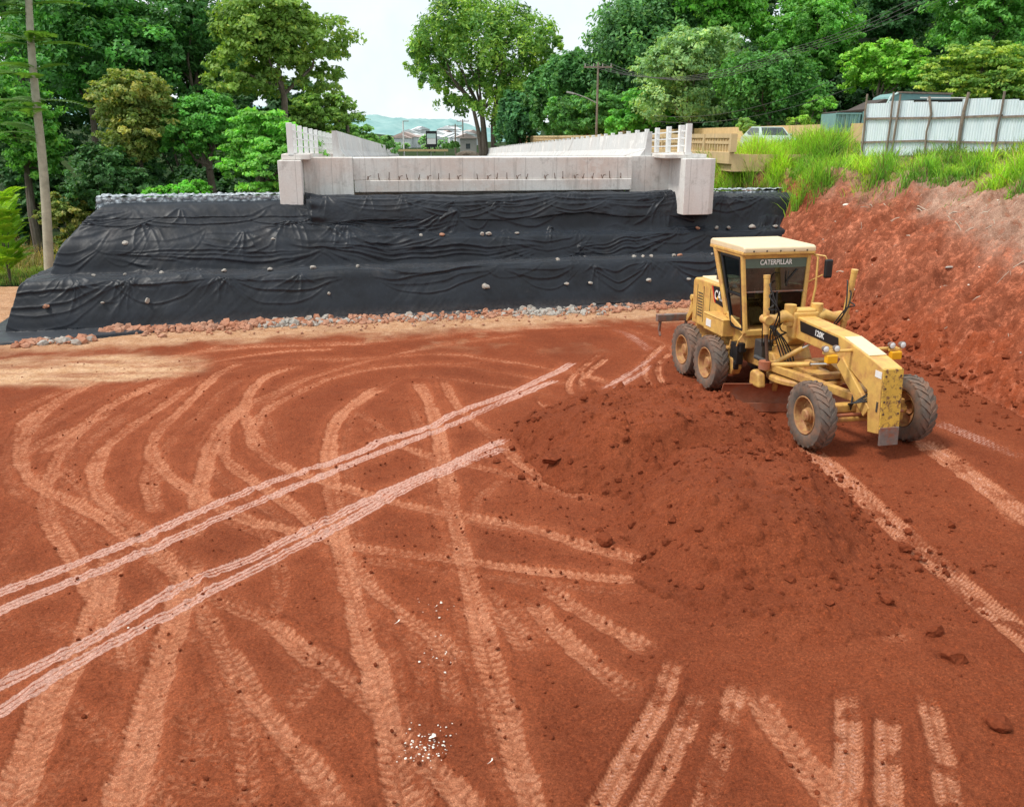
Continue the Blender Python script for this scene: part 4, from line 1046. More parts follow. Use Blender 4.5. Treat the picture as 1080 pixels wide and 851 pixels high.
def tree(name, label, base, c, r, col, n, size, lobes=12, trunk_r=.22, group=None, seed=1, droop=0.0, clump=.26, col2=None, cat='tree', limbs=6, bark='bark', spread=.66, lsize=(.36, .56), flat=1.0, tintv=.20, trunk=True, own_lobes=None, aspect=.55):
    g = np.random.default_rng(seed); root = empty(name, base); tag(root, label, cat, group)
    b = Vector(base); c = Vector(c) - b
    L = own_lobes or auto_lobes((c.x, c.y, c.z), r, lobes, g, spread, lsize)
    if trunk:
        m = MB(); fork = Vector((c.x * .5, c.y * .5, max(c.z - r[2] * .75, c.z * .35)))
        bend = Vector((g.normal(0, .25), g.normal(0, .25), 0))
        m.tube([(0, 0, -.4), fork * .5 + bend, fork], [trunk_r * 1.25, trunk_r, trunk_r * .8], 9)
        m.tube([fork, (fork + c) / 2 + bend, c + Vector((0, 0, r[2] * .4))], [trunk_r * .75, trunk_r * .5, trunk_r * .15], 7)
        for i in sorted(range(len(L)), key=lambda i: -L[i][3])[:limbs]:
            e = Vector(L[i][:3]); mid = (fork + e) / 2 + Vector((0, 0, -.12 * (e - fork).length * 0)) + Vector((g.normal(0, .3), g.normal(0, .3), g.normal(0, .2)))
            m.tube([fork + (c - fork) * g.uniform(0, .4), mid, e], [trunk_r * .5, trunk_r * .32, trunk_r * .10], 6)
        m.build('trunk', M[bark], root, True)
    foliage_mesh('crown', L, n, size, col, g, root, droop, clump, tintv, col2, aspect, flat)
    return root
def T(name, label, px, top, bot, hw, Y, gz, col, n, size, **kw):
    """crown from its box in the photograph at distance Y"""
    x, _, zt = at(px, top, Y); zb = at(px, bot, Y)[2]; rx = hw * Y * .96 / FOC
    tree(name, label, (x + kw.pop('lean', 0), Y, gz), (x, Y, (zt + zb) / 2), (rx, rx * kw.pop('depth', .9), (zt - zb) / 2), col, n, size, **kw)

G_DARK, G_MID, G_LIGHT, G_LIME, G_OLIVE, G_BLUE = (.030, .105, .032), (.044, .155, .034), (.072, .19, .036), (.105, .25, .034), (.088, .150, .040), (.058, .150, .070)
LG = 'trees on the left behind the wall'; RG = 'trees on the wooded slope on the right'
T('tree', 'tall dark green tree at the upper left behind the slender pale trunk', 75, -50, 150, 92, 56, 0, G_DARK, 22000, .21, seed=11, group=LG, lobes=18, col2=G_MID)
T('tree', 'tall dark tree in the middle of the left row with sky beside its top', 193, -18, 130, 62, 58, 0, (.032, .105, .034), 16000, .21, seed=12, group=LG, lobes=15)
T('tree', 'tall olive green tree at the right end of the left row', 292, -8, 118, 68, 52, 0, (.064, .142, .030), 18000, .19, seed=13, group=LG, lobes=15, col2=G_OLIVE)
T('tree', 'rounded tree with reddish brown young leaves in the left row', 134, 74, 178, 52, 46, 0, (.078, .140, .038), 15000, .15, seed=14, group=LG, lobes=15, col2=(.125, .14, .05))
T('tree', 'mid green tree right of the reddish one above the wall', 212, 88, 192, 46, 47, 0, (.045, .155, .033), 13000, .15, seed=15, group=LG, lobes=13)
T('tree', 'bright green tree with layered boughs beside the left concrete block', 272, 118, 222, 46, 42, 0, (.075, .215, .045), 11000, .15, seed=16, group=LG, lobes=13, flat=.5, clump=.34, spread=.8)
T('shrub', 'bright green shrub just above the grey stone wall', 185, 178, 232, 36, 42, 0, (.065, .215, .035), 5500, .14, seed=17, group=LG, lobes=8, cat='shrub', trunk_r=.06)
T('shrub', 'dark shrub between the pale trunk and the wall', 112, 150, 245, 50, 44, 0, (.024, .075, .026), 9000, .16, seed=18, group=LG, lobes=9, cat='shrub', trunk_r=.08)
T('shrub', 'olive and reddish bush at the foot of the pale trunk', 68, 190, 272, 34, 43, 0, (.085, .15, .04), 8000, .13, seed=19, group=LG, lobes=9, cat='shrub', trunk_r=.06, col2=(.12, .12, .05))
T('tree', 'mid green tree cut by the left edge of the picture', 10, 60, 200, 52, 48, 0, G_MID, 13000, .17, seed=20, group=LG, lobes=12, col2=G_LIGHT)
T('tree', 'tall tree in the top left corner of the picture', 0, -70, 90, 60, 60, 0, (.034, .11, .03), 14000, .21, seed=21, group=LG, lobes=12)
T('tree', 'olive tree sloping down towards the bridge railing', 338, 92, 172, 34, 62, 0, (.07, .15, .035), 8000, .2, seed=22, group=LG, lobes=9)
T('tree', 'low bushy tree beside the far left end of the bridge', 372, 128, 178, 30, 74, 1, (.06, .15, .04), 5500, .2, seed=23, group=LG, lobes=9)
T('shrub', 'farthest low bush at the end of the left tree row', 402, 140, 172, 16, 84, 1, (.05, .13, .045), 2200, .2, seed=24, group=LG, lobes=7, cat='shrub')
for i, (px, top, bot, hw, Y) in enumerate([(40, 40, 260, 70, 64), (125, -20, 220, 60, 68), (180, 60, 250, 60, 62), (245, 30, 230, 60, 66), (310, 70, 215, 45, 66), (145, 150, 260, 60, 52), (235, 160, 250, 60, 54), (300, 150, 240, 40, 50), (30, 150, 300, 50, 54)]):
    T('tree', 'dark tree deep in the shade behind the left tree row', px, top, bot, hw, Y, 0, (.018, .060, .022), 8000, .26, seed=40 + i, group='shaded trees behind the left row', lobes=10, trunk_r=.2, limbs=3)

# slender young tree with feathery fronds
def fronds(root, spots, col, g, leaf=.16, name='frond'):
    for (o, d, L, k) in spots:
        o = Vector(o); d = Vector(d).normalized(); side = d.cross(Vector((0, 0, 1))).normalized(); P = []; Nn = []; V = []; Fs = []
        for s in np.linspace(.06, 1, k):
            p = o + d * (L * s) - Vector((0, 0, 1)) * (L * .34 * s * s); wid = math.sin(min(1, s * 1.1) * math.pi * .86 + .25) * L * .24 + .04
            for sg in (-1, 1):
                tip = p + side * (sg * wid) + d * (wid * .45) - Vector((0, 0, wid * .25)); m = (p + tip) / 2; w = d * (L / k * .62); up = Vector((0, 0, .02))
                n = len(V); V += [p, m - w + up, tip, m + w + up]; Fs.append((n, n + 1, n + 2, n + 3))
        kcol = np.array(col)[None] * g.uniform(.75, 1.3, (len(V), 1))
        np_mesh(name, np.array([tuple(v) for v in V]), np.array(Fs), M['leaf'], root, False, cols=kcol)
def slender():
    g = np.random.default_rng(5); Y = 36.0
    b = at(50, 285, Y); t = at(28, -40, Y); root = empty('slender_tree', (b[0], b[1], 0)); tag(root, 'slender young tree with a bare pale trunk and feathery leaves at the left', 'tree')
    H = t[2]; dx = t[0] - b[0]; pts = [(dx * s + .10 * math.sin(s * 7) * s, .1 * math.sin(s * 4), H * s) for s in np.linspace(0, 1, 12)]
    m = MB(); m.tube(pts, [.20 - .085 * s for s in np.linspace(0, 1, 12)], 12); m.build('trunk', M['bark_pale'], root, True)
    sp = []
    for z0, n in ((H * .48, 6), (H * .58, 8), (H * .68, 8), (H * .78, 9), (H * .88, 9), (H * .97, 9)):
        for k in range(n):
            a = g.uniform(0, 6.28) if k > 2 else math.pi + g.uniform(-.7, .7); s = (z0 + g.uniform(-.3, .3)) / H
            sp.append(((dx * s, 0, s * H), (math.cos(a), math.sin(a), g.uniform(.15, .6)), g.uniform(1.3, 2.3), 15))
    fronds(root, sp, (.12, .26, .045), g)
slender()
def fern(px, py, Y, H, label, seed, n=46):
    g = np.random.default_rng(seed); b = at(px, py, Y); root = empty('feathery_bush', (b[0], b[1], .0)); tag(root, label, 'bush', 'feathery bushes at the left edge')
    sp = []
    for k in range(n):
        a = g.uniform(0, 6.28); s = g.uniform(.1, 1); sp.append(((math.cos(a) * .35 * s, math.sin(a) * .35, H * s * .85), (math.cos(a), math.sin(a), g.uniform(.6, 1.8)), g.uniform(.8, 1.3), 12))
    m = MB()
    for k in range(5): m.tube([(0, 0, -.1), (g.normal(0, .3), g.normal(0, .3), H * .8)], [.03, .012], 5)
    m.build('stem', M['bark'], root, True); fronds(root, sp, (.30, .52, .04), g)
fern(6, 270, 37.5, 4.4, 'bright lime feathery bush at the left edge of the picture', 3, 130); fern(-30, 270, 38.5, 4.6, 'second lime feathery bush half out of the left edge', 4, 110)

# palm near the end of the left row
def palm():
    g = np.random.default_rng(9); Y = 66.0; c = at(366, 130, Y); root = empty('palm_tree', (c[0], Y, 0)); tag(root, 'small palm standing above the far left bridge barrier', 'palm')
    m = MB(); m.tube([(0, 0, -.3), (.1, 0, c[2] * .5), (0, 0, c[2])], [.2, .16, .13], 8); m.build('trunk', M['bark'], root, True)
    fronds(root, [((0, 0, c[2]), (math.cos(a), math.sin(a), g.uniform(.3, 1.1)), 1.9, 14) for a in np.linspace(0, 6.2, 15)], (.045, .13, .04), g)
palm()

# the big airy tree in the middle, with its forked trunk showing
def centre_tree():
    Y = 118.0; g = np.random.default_rng(77); b = at(512, 150, Y); base = (b[0], Y, 3.3); root = empty('large_tree', base); tag(root, 'large airy tree standing alone in the middle beyond the bridge', 'tree')
    def loc(px, py, dy=0): p = at(px, py, Y); return (p[0] - b[0], dy, p[2] - 3.3)
    k = Y * .96 / FOC; L = []
    for px, py, r in [(458, 38, 24), (446, 66, 15), (578, 62, 11), (585, 44, 10), (440, 52, 9), (465, 35, 22), (455, 62, 17), (480, 18, 26), (508, 14, 26), (540, 18, 26), (562, 28, 21), (566, 55, 19), (500, 45, 30), (535, 48, 30), (485, 70, 22), (520, 75, 24), (552, 78, 22), (447, 45, 13), (470, 88, 12), (545, 100, 18), (530, 95, 18), (558, 100, 14), (505, 92, 12), (575, 40, 12), (448, 75, 9), (470, 100, 9), (515, 112, 13), (535, 120, 17), (555, 122, 14), (548, 135, 12), (526, 138, 10), (460, 78, 13), (568, 85, 14), (455, 88, 11), (472, 104, 12), (492, 108, 13), (438, 62, 12), (575, 95, 10)]:
        x, y, z = loc(px, py, g.uniform(-4, 4)); L.append((x, y, z, r * k * 1.12, r * k, r * k * .8))
    m = MB(); f0 = loc(508, 118)
    m.tube([(0, 0, -.6), loc(510, 135), f0], [.50, .36, .30], 9); m.tube([(1.1, .4, -.6), loc(520, 130), loc(524, 100), loc(530, 60)], [.42, .33, .24, .1], 9)
    m.tube([(-.4, .6, -.6), loc(505, 140), loc(498, 110), loc(478, 85), loc(465, 50)], [.34, .28, .2, .13, .06], 8)
    for e in [(465, 40), (480, 25), (505, 25), (540, 30), (560, 50), (485, 65), (548, 75), (455, 60), (470, 85)]: m.tube([f0, loc((508 + e[0]) / 2 + g.normal(0, 3), (110 + e[1]) / 2 + 4, g.uniform(-1, 1)), loc(*e)], [.2, .13, .04], 6)
    m.build('trunk', M['bark'], root, True)
    foliage_mesh('crown', L, 20000, .42, (.050, .138, .034), g, root, droop=.75, clump=.34, tintv=.24, col2=(.11, .19, .04), aspect=.42)
centre_tree()
T('tree', 'dark drooping tree just right of the large airy tree', 548, 95, 152, 26, 108, 3.3, (.028, .095, .042), 7000, .36, seed=61, lobes=9, droop=.7)
T('tree', 'dense dark tree between the airy tree and the utility pole', 590, 60, 150, 34, 104, 3.3, (.036, .115, .038), 10000, .36, seed=62, lobes=11, droop=.4)
T('shrub', 'low round bush at the far left foot of the airy tree', 478, 149, 160, 10, 122, 3.3, (.05, .13, .045), 1500, .3, seed=63, lobes=6, cat='shrub', trunk=False)

T('tree', 'low dark tree just right of the sky gap, left of the utility pole', 612, 48, 140, 38, 94, 4, (.036, .115, .040), 11000, .30, seed=171, group=RG, lobes=13, droop=.5)
T('tree', 'huge dark tree leaning over the right end of the bridge', 698, -30, 130, 76, 92, 4, (.034, .105, .044), 34000, .32, seed=71, group=RG, lobes=24, droop=.5, col2=(.055, .14, .05), clump=.3)
T('tree', 'dark tree behind the utility pole', 620, 92, 150, 50, 86, 4, (.040, .125, .036), 10000, .28, seed=72, group=RG, lobes=11)
T('tree', 'large grey green tree behind the old bridge', 733, 26, 140, 64, 72, 5, (.085, .185, .092), 24000, .22, seed=73, group=RG, lobes=18, col2=(.12, .20, .10), clump=.3)
T('tree', 'bright green low tree left of the grey green one', 672, 95, 150, 34, 76, 5, (.055, .185, .040), 8000, .23, seed=74, group=RG, lobes=10)
T('tree', 'dark dome shaped tree with hanging boughs beside the teal truck', 818, 36, 140, 50, 66, 5.3, (.038, .125, .034), 17000, .20, seed=75, group=RG, lobes=16, droop=.8, clump=.22, spread=.6)
T('tree', 'bright green tree at the top centre of the wooded slope', 768, -30, 52, 48, 88, 8, (.062, .19, .034), 12000, .27, seed=76, group=RG, lobes=13, clump=.32)
T('tree', 'broad mid green tree right of the top centre of the slope', 866, -20, 90, 52, 84, 8, (.052, .165, .034), 16000, .25, seed=77, group=RG, lobes=15)
T('tree', 'lime green tree above the teal truck', 935, 38, 122, 46, 74, 6, (.092, .225, .036), 13000, .22, seed=78, group=RG, lobes=13)
T('tree', 'wide low tree with yellow green top behind the corrugated fence', 1040, 48, 118, 68, 62, 5.5, (.060, .150, .030), 18000, .19, seed=79, group=RG, lobes=16, flat=.5, col2=(.14, .20, .04))
T('tree', 'tall mid green tree in the top right corner', 1050, -40, 70, 70, 80, 9, (.055, .165, .040), 17000, .25, seed=80, group=RG, lobes=15)
T('tree', 'dark tall tree at the top between the lime tree and the corner tree', 958, -45, 60, 50, 92, 10, (.024, .080, .030), 13000, .29, seed=81, group=RG, lobes=12)
T('tree', 'small light green bush over the old bridge parapet', 842, 118, 142, 16, 62, 5.3, (.115, .22, .045), 2500, .16, seed=82, group=RG, lobes=7, cat='shrub')
T('tree', 'small mid green bush between the dome tree and the truck', 872, 98, 140, 26, 64, 5.3, (.075, .195, .04), 4500, .18, seed=83, group=RG, lobes=8, cat='shrub')
T('shrub', 'pale green bush near the end of the far parapet', 790, 124, 144, 16, 60, 5.3, (.10, .20, .07), 2300, .16, seed=84, group=RG, lobes=7, cat='shrub', trunk=False)
T('tree', 'tree beyond the right edge whose boughs reach into the picture', 1130, 20, 125, 50, 64, 5.5, G_MID, 11000, .2, seed=85, group=RG, lobes=12)
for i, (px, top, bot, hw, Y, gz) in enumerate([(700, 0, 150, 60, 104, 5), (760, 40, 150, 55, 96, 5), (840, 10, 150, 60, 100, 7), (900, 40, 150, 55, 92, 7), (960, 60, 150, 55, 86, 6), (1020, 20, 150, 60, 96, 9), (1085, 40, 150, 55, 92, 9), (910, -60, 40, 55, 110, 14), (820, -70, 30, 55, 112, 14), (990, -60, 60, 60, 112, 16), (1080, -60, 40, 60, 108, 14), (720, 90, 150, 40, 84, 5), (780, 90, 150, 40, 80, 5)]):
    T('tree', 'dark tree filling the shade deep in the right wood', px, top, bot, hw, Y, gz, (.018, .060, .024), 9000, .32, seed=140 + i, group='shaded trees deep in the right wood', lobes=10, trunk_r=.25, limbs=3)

# ------------------------------------------------------------------ grass
def blades(name, label, P, H, W_, col, seed, lean=.45, jit=.25, dead=.06):
    g = np.random.default_rng(seed); P = np.asarray(P, float); n = len(P); a = g.uniform(0, 2 * math.pi, n); le = np.abs(g.normal(lean, .28, n))
    dx = np.cos(a) * le; dy = np.sin(a) * le; h = H * g.uniform(.45, 1.2, n) * np.clip(.85 + 1.1 * fbm(P[:, 0], P[:, 1], 1.4, 3, 14), .3, 1.7); w = W_ * g.uniform(.7, 1.3, n)
    a2 = g.uniform(0, 2 * math.pi, n); wx = np.cos(a2) * w; wy = np.sin(a2) * w
    V = np.zeros((n, 7, 3))
    for k, (s, wf) in enumerate([(0, 1), (.4, .85), (.75, .55)]):
        for j, sg in ((0, -1), (1, 1)):
            V[:, k * 2 + j, 0] = P[:, 0] + dx * h * s * s + wx * wf * sg; V[:, k * 2 + j, 1] = P[:, 1] + dy * h * s * s + wy * wf * sg; V[:, k * 2 + j, 2] = P[:, 2] + h * s * (1 - .28 * s * np.minimum(le, 1.2))
    V[:, 6, 0] = P[:, 0] + dx * h; V[:, 6, 1] = P[:, 1] + dy * h; V[:, 6, 2] = P[:, 2] + h * (1 - .36 * np.minimum(le, 1.3))
    b = np.arange(n)[:, None] * 7
    F4 = np.concatenate([b + [0, 1, 3, 2], b + [2, 3, 5, 4], b + [4, 5, 6, 6]], 0)
    F3 = None
    quads = np.concatenate([b + [0, 1, 3, 2], b + [2, 3, 5, 4]], 0)
    tris = b + [4, 5, 6]
    pn = fbm(P[:, 0], P[:, 1], 1.1, 3, 12)[:, None]; k = np.clip(1 + g.normal(0, jit, n)[:, None] + pn * .7, .35, 1.9); c = np.array(col)[None] * k * np.concatenate([1 + pn * .5, 1 + pn * .1, 1 - pn * .3], 1)
    dd = g.random(n) < dead; c[dd] = np.array((.34, .27, .12)) * k[dd]
    C = np.repeat(c[:, None, :], 7, 1).copy(); C[:, 4:] *= np.array([1.25, 1.12, .9]); C[:, :2] *= .8
    allt = np.concatenate([quads[:, [0, 1, 2]], quads[:, [0, 2, 3]], tris], 0)
    return tag(np_mesh(name, V.reshape(-1, 3), allt, M['grass'], None, False, cols=np.clip(C.reshape(-1, 3), 0, 1)), label, 'grass', kind='stuff')
def crest_at(t):
    pl = CREST_L; seg = [math.dist(a, b) for a, b in zip(pl[:-1], pl[1:])]; s = t * sum(seg)
    for (a, b), L in zip(zip(pl[:-1], pl[1:]), seg):
        if s <= L: f = s / L; dx, dy = (b[0] - a[0]) / L, (b[1] - a[1]) / L; return a[0] + dx * s, a[1] + dy * s, dy, -dx
        s -= L
    return pl[-1][0], pl[-1][1], 1, 0
def grass_all():
    tall, mid, ground_, dry = [], [], [], []
    clumps = [(random.uniform(.32, .80), random.gauss(.3, .7), random.uniform(.5, 1.2)) for _ in range(85)]
    for _ in range(64000):
        t = random.uniform(.10, .86); off = random.gauss(.75, .75) if random.random() < .75 else random.uniform(.5, 3.5)
        x, y, nx, ny = crest_at(t); x += nx * off; y += ny * off
        nz = float(vnoise(np.array([x * .55]), np.array([y * .55]), 9)[0]); nz2 = float(vnoise(np.array([x * 1.9]), np.array([y * 1.9]), 19)[0])
        if off < -.9 - (nz - .5) * 1.9 or nz2 < .30 - (off + .3) * .10: continue
        if x > 26.6 or x < 8.8 or y > 49 or y < 8: continue
        mid.append((x, y, bank_height(x, y) - .04))
    for t, off, r in clumps:
        x0, y0, nx, ny = crest_at(t); x0 += nx * off; y0 += ny * off
        for _ in range(int(130 * r)):
            x = x0 + random.gauss(0, .22 * r); y = y0 + random.gauss(0, .22 * r)
            if 8.8 < x < 26 and y < 49: tall.append((x, y, bank_height(x, y) - .04))
    for _ in range(15000):      # the tall stand at the left end of the bank, beside the new bridge
        t = random.random(); p = at(748 + 139 * t, 175, 38.6 + random.gauss(0, 1.25)); x, y = p[0] - .2 + random.gauss(0, .3), p[1]
        if float(vnoise(np.array([x * 1.3]), np.array([y * 1.3]), 4)[0]) < .2: continue
        z = bank_height(x, y)
        if 8.7 < x < 26 and (z > 3.7 or (t < .22 and z > 1.6)): (tall if random.random() < .8 else dry).append((x, y, z - .04))
    for _ in range(2600):
        p = at(random.uniform(752, 812), 190, 37.2 + random.gauss(0, .45)); z = bank_height(p[0], p[1]) - .05
        if z > 2.0: dry.append((p[0], p[1], z))
    for _ in range(9000):
        x = random.uniform(14, 26); y = random.uniform(28, 48); z = bank_height(x, y)
        if z > 4.4: ground_.append((x, y, z - .03))
    blades('tall_grass', 'tall bright green grass along the top of the red bank', tall, 1.15, .015, (.24, .50, .055), 1, .5)
    blades('grass', 'short bright green grass hanging over the edge of the red bank', mid, .50, .012, (.32, .54, .06), 2, .6, .35, .15)
    blades('grass', 'rough green grass on the level ground below the corrugated fence', ground_, .6, .016, (.19, .38, .055), 3, .5)
    blades('dry_grass', 'dry pale stalks among the green grass beside the new bridge', dry, 1.1, .012, (.20, .23, .07), 4, .35, .3, .45)
    left = []; lt = []
    for _ in range(11000):
        p = gp(random.uniform(-60, 66), random.uniform(262, 300)); left.append((p[0], p[1], -.06))
    for _ in range(1200): p = gp(random.uniform(-10, 62), random.uniform(262, 286)); lt.append((p[0], p[1], -.06))
    blades('grass', 'light green grass at the left edge below the feathery bush', left, .32, .016, (.20, .34, .07), 5, .6, .3, .18)
    blades('dry_grass', 'dry seed stalks at the left edge near the pale trunk', lt, .95, .010, (.36, .30, .15), 6, .4, .3, .5)
    roots = []
    for _ in range(900):
        t = random.uniform(.15, .8); x, y, nx, ny = crest_at(t); off = random.uniform(-1.7, -.4); x += nx * off; y += ny * off
        if 8.8 < x < 26: roots.append((x, y, bank_height(x, y) - .03))
    blades('dry_grass', 'withered roots and stalks hanging in the upper part of the bank', roots, .30, .009, (.30, .22, .13), 7, 1.2, .3, .6)
grass_all()
sp = []
for _ in range(800):
    y = random.uniform(11, 31); xb = np.interp(y, [p[1] for p in BASE_L], [p[0] for p in BASE_L]); x = xb + abs(random.gauss(0, .55)) - random.random() * .35; rr = .02 + .13 * random.random() ** 4
    sp.append((x, y, max(-.02, bank_height(x, y)) + rr * .2, rr))
tag(rocks('soil_crumbs', sp, M['clod']), 'crumbled red soil lying along the foot of the bank', 'soil crumbs', kind='stuff')
def sticks():
    V = []; Fs = []
    for _ in range(240):
        y = random.uniform(13, 33); t = random.betavariate(3, 1.8); xb = np.interp(y, [p[1] for p in BASE_L], [p[0] for p in BASE_L]); xc = np.interp(y, [p[1] for p in CREST_L], [p[0] for p in CREST_L]); x = xb + (xc - xb) * t; L = random.uniform(.1, .5)
        a = random.uniform(0, 6.28); p = Vector((x, y, bank_height(x, y) + .02)); x2, y2 = x + math.cos(a) * L, y + math.sin(a) * L; q = Vector((x2, y2, bank_height(x2, y2) + .03)); w = Vector((.008, .008, .012)); n = len(V); m_ = (p + q) / 2 + Vector((0, 0, .03))
        V += [p - w, p + w, m_ - w, m_ + w, q - w, q + w]; Fs += [(n, n + 1, n + 3, n + 2), (n + 2, n + 3, n + 5, n + 4)]
    tag(np_mesh('twigs', np.array([tuple(v) for v in V]), np.array(Fs), M['dead_wood'], None, False), 'pale dead twigs and roots lying over the bank', 'twigs', kind='stuff')
sticks()
# bits of white stone and rubbish in the upper bank
sp = []; sp2 = []
for _ in range(520):
    y = random.uniform(12, 34); t = random.betavariate(2.2, 1.6)
    xb = np.interp(y, [p[1] for p in BASE_L], [p[0] for p in BASE_L]); xc = np.interp(y, [p[1] for p in CREST_L], [p[0] for p in CREST_L]); x = xb + (xc - xb) * t
    (sp if random.random() < .35 else sp2).append((x, y, bank_height(x, y) + .01, .012 + .05 * random.random() ** 4))
tag(rocks('rubbish', sp, M['litter'], (.3, .6)), 'white scraps scattered over the upper part of the bank', 'rubbish', kind='stuff')
tag(rocks('bank_stones', sp2, M['stone_red']), 'small stones stuck in the face of the bank', 'stones', kind='stuff')
for px_, py_, Y, r, m, lab in [(893, 216, 33.3, .17, 'litter', 'white rag caught near the top of the bank'), (1003, 282, 25.8, .16, 'stone', 'grey stone lump halfway up the bank'), (966, 303, 26.5, .10, 'litter', 'pale stone in the lower red part of the bank')]:
    p = at(px_, py_, Y)
    # slide along the ray until it meets the bank
    best = min((abs(bank_height(*at(px_, py_, yy)[:2]) - at(px_, py_, yy)[2]), yy) for yy in np.arange(18, 38, .1)); p = at(px_, py_, best[1])
    o = big_rock('rag' if 'rag' in lab else 'stone', r, M[m], 1); o.location = p; o.scale = (1.3, .8, .5); tag(o, lab, 'rag' if 'rag' in lab else 'stone')

# ------------------------------------------------------------------ corrugated fence
def fence():
    a = (14.55, 37.9); b = (22.3, 28.9); root = empty('corrugated_fence', (a[0], a[1], 5.2)); tag(root, 'corrugated metal fence on wooden posts on top of the bank', 'fence')
    L = math.dist(a, b); d = ((b[0] - a[0]) / L, (b[1] - a[1]) / L); n = (d[1], -d[0])      # n points to the camera side
    if n[1] > 0: n = (-n[0], -n[1])
    def P(s, off, z): return (d[0] * s + n[0] * off, d[1] * s + n[1] * off, z)
    s = 0; k = 0
    while s < L:
        w = 1.02; ss = np.arange(s, s + w + .001, .017); top = 2.22 + .05 * math.sin(k * 1.9) + .02 * k * .2 + random.uniform(-.03, .03); zz = np.linspace(0, 1, 5); tilt = random.uniform(-.012, .012); off0 = .004 * (k % 2)
        V = [P(x, .022 * math.cos(x / .102 * 2 * math.pi) + off0 + tilt * z * .5, z * (top + tilt * (x - s)) - .1) for z in zz for x in ss]
        o = np_mesh('sheet', np.array(V), grid_faces(5, len(ss)), M['sheet'], root); s += w - .05; k += 1
    s = .05; posts = []
    for i, s in enumerate([.12, 1.15, 1.42, 2.75, 4.0, 5.35, 6.75, 8.1, 9.5, 10.9]):
        if s > L: continue
        m = MB(); h = 2.42 + random.uniform(-.12, .14); r = .043 if i != 4 else .060
        pts = [P(s + random.uniform(-.03, .03) * j, .10, -.3 + (h + .3) * j / 4) for j in range(5)]; m.tube(pts, [r * random.uniform(.9, 1.1) for _ in pts], 7); m.build('post', M['wood'], root, True)
    for z in (.62, 1.55):
        for s0 in np.arange(0, L - .2, 2.7):
            m = MB(); m.bar(P(s0, .055, z + random.uniform(-.06, .04)), P(min(L, s0 + 2.72), .055, z + random.uniform(-.04, .06)), .05, .08); m.build('rail', M['wood'], root)
    b_ = MB()
    return root
fence()

# ------------------------------------------------------------------ teal truck and van behind the fence
def truck():
    Y = 46.0; x0 = at(880, 125, Y)[0]; g0 = 4.72; root = empty('truck', (x0, Y, g0)); tag(root, 'old teal dump truck with a covered load behind the fence', 'truck')
    # x along the truck, cab to the right
    b = MB(); b.box((3.4, .6, .75), (6.6, .9, .22)); b.build('chassis', M['darkgrey'], root)
    b = MB(); b.box((.62, .9, 1.95), (1.24, 2.2, .95)); 
    for k in range(6): b.box((.10 + k * .21, -.225, 1.95), (.06, .05, .9))
    b.box((.62, -.235, 2.40), (1.28, .07, .08)); b.build('tail_body', M['teal'], root, bevel=.012)
    b = MB(); b.box((3.4, .9, 1.95), (4.2, 2.3, 1.1)); 
    for k in range(9): b.box((1.45 + k * .48, -.275, 1.95), (.08, .06, 1.05))
    b.build('load_bed', M['teal'], root, bevel=.015)
    b = MB(); b.prism([(.0, 2.45), (.05, 2.50), (1.3, 2.62), (2.35, 3.10), (2.5, 3.08), (2.5, 2.5)], lambda p, t: (p[0], t, p[1]), -.24, 2.0); b.build('load_cover', M['tarpbrown'], root, bevel=.03)
    arc = [(2.42, 2.4), (2.46, 2.9), (2.62, 3.22), (2.95, 3.38), (5.6, 3.30), (5.7, 2.4)]
    b = MB(); b.prism(arc, lambda p, t: (p[0], t, p[1]), -.20, 2.0); b.build('canopy', M['teal'], root, bevel=.02)
    b = MB(); b.tube([(p[0], -.23, p[1]) for p in arc[:4]] , .055, 6); b.build('canopy_edge', M['tealpale'], root, True)
    b = MB(); b.bar((2.9, -.22, 3.41), (5.65, -.22, 3.34), .1, .08); b.build('canopy_rail', M['wood'], root)
    b = MB(); b.prism([(6.2, .7), (6.2, 2.3), (6.9, 2.35), (7.6, 1.6), (7.8, 1.5), (7.8, .7)], lambda p, t: (p[0], t, p[1]), -.1, 1.9); b.build('cab', M['teal'], root, bevel=.05)
    for wx in (.9, 2.1, 6.9):
        for wy in (-.1, 1.9):
            w = MB(); w.lathe([(0, -.16), (.42, -.16), (.5, -.1), (.5, .1), (.42, .16), (0, .16)], (wx, wy, .5), 'y', 20); w.build('wheel', M['black'], root, True)
truck()
def van():
    Y = 43.5; a = at(950, 104, Y); g0 = 4.85; root = empty('van', (a[0], Y, g0)); tag(root, 'white van with a dark roof and windscreen just over the fence top', 'van')
    w = at(1006, 104, Y)[0] - a[0]
    prof = [(0, .4), (0, 1.9), (.25, 2.45), (.75, 2.78), (w, 2.74), (w + 1.4, 2.70), (w + 1.5, .4)]
    b = MB(); b.prism(prof, lambda p, t: (p[0], t, p[1]), 0, 1.8); b.build('body', M['whitepaint'], root, bevel=.05)
    b = MB(); b.add([(.42, -.012, 2.40), (w + 1.2, -.012, 2.3), (w + 1.2, -.012, 2.66), (.8, -.012, 2.68)], [(0, 1, 2, 3)]); b.build('window', M['carglass'], root)
    b = MB(); b.box((w * .5 + .95, .9, 2.815), (w + .9, 1.9, .07)); b.build('roof', M['black'], root, bevel=.02)
    b = MB(); b.bar((.9, -.05, 2.93), (w + .6, -.05, 2.92), .05, .05); b.bar((w * .5, -.05, 2.80), (w * .5, -.05, 2.93), .05, .05, (1, 0, 0)); b.build('roof_rack', M['whitepaint'], root)
    for wx in (.8, w + .8):
        m = MB(); m.lathe([(0, -.1), (.3, -.1), (.33, -.05), (.33, .05), (.3, .1), (0, .1)], (wx, .08, .33), 'y', 18); m.build('wheel', M['black'], root, True)
van()

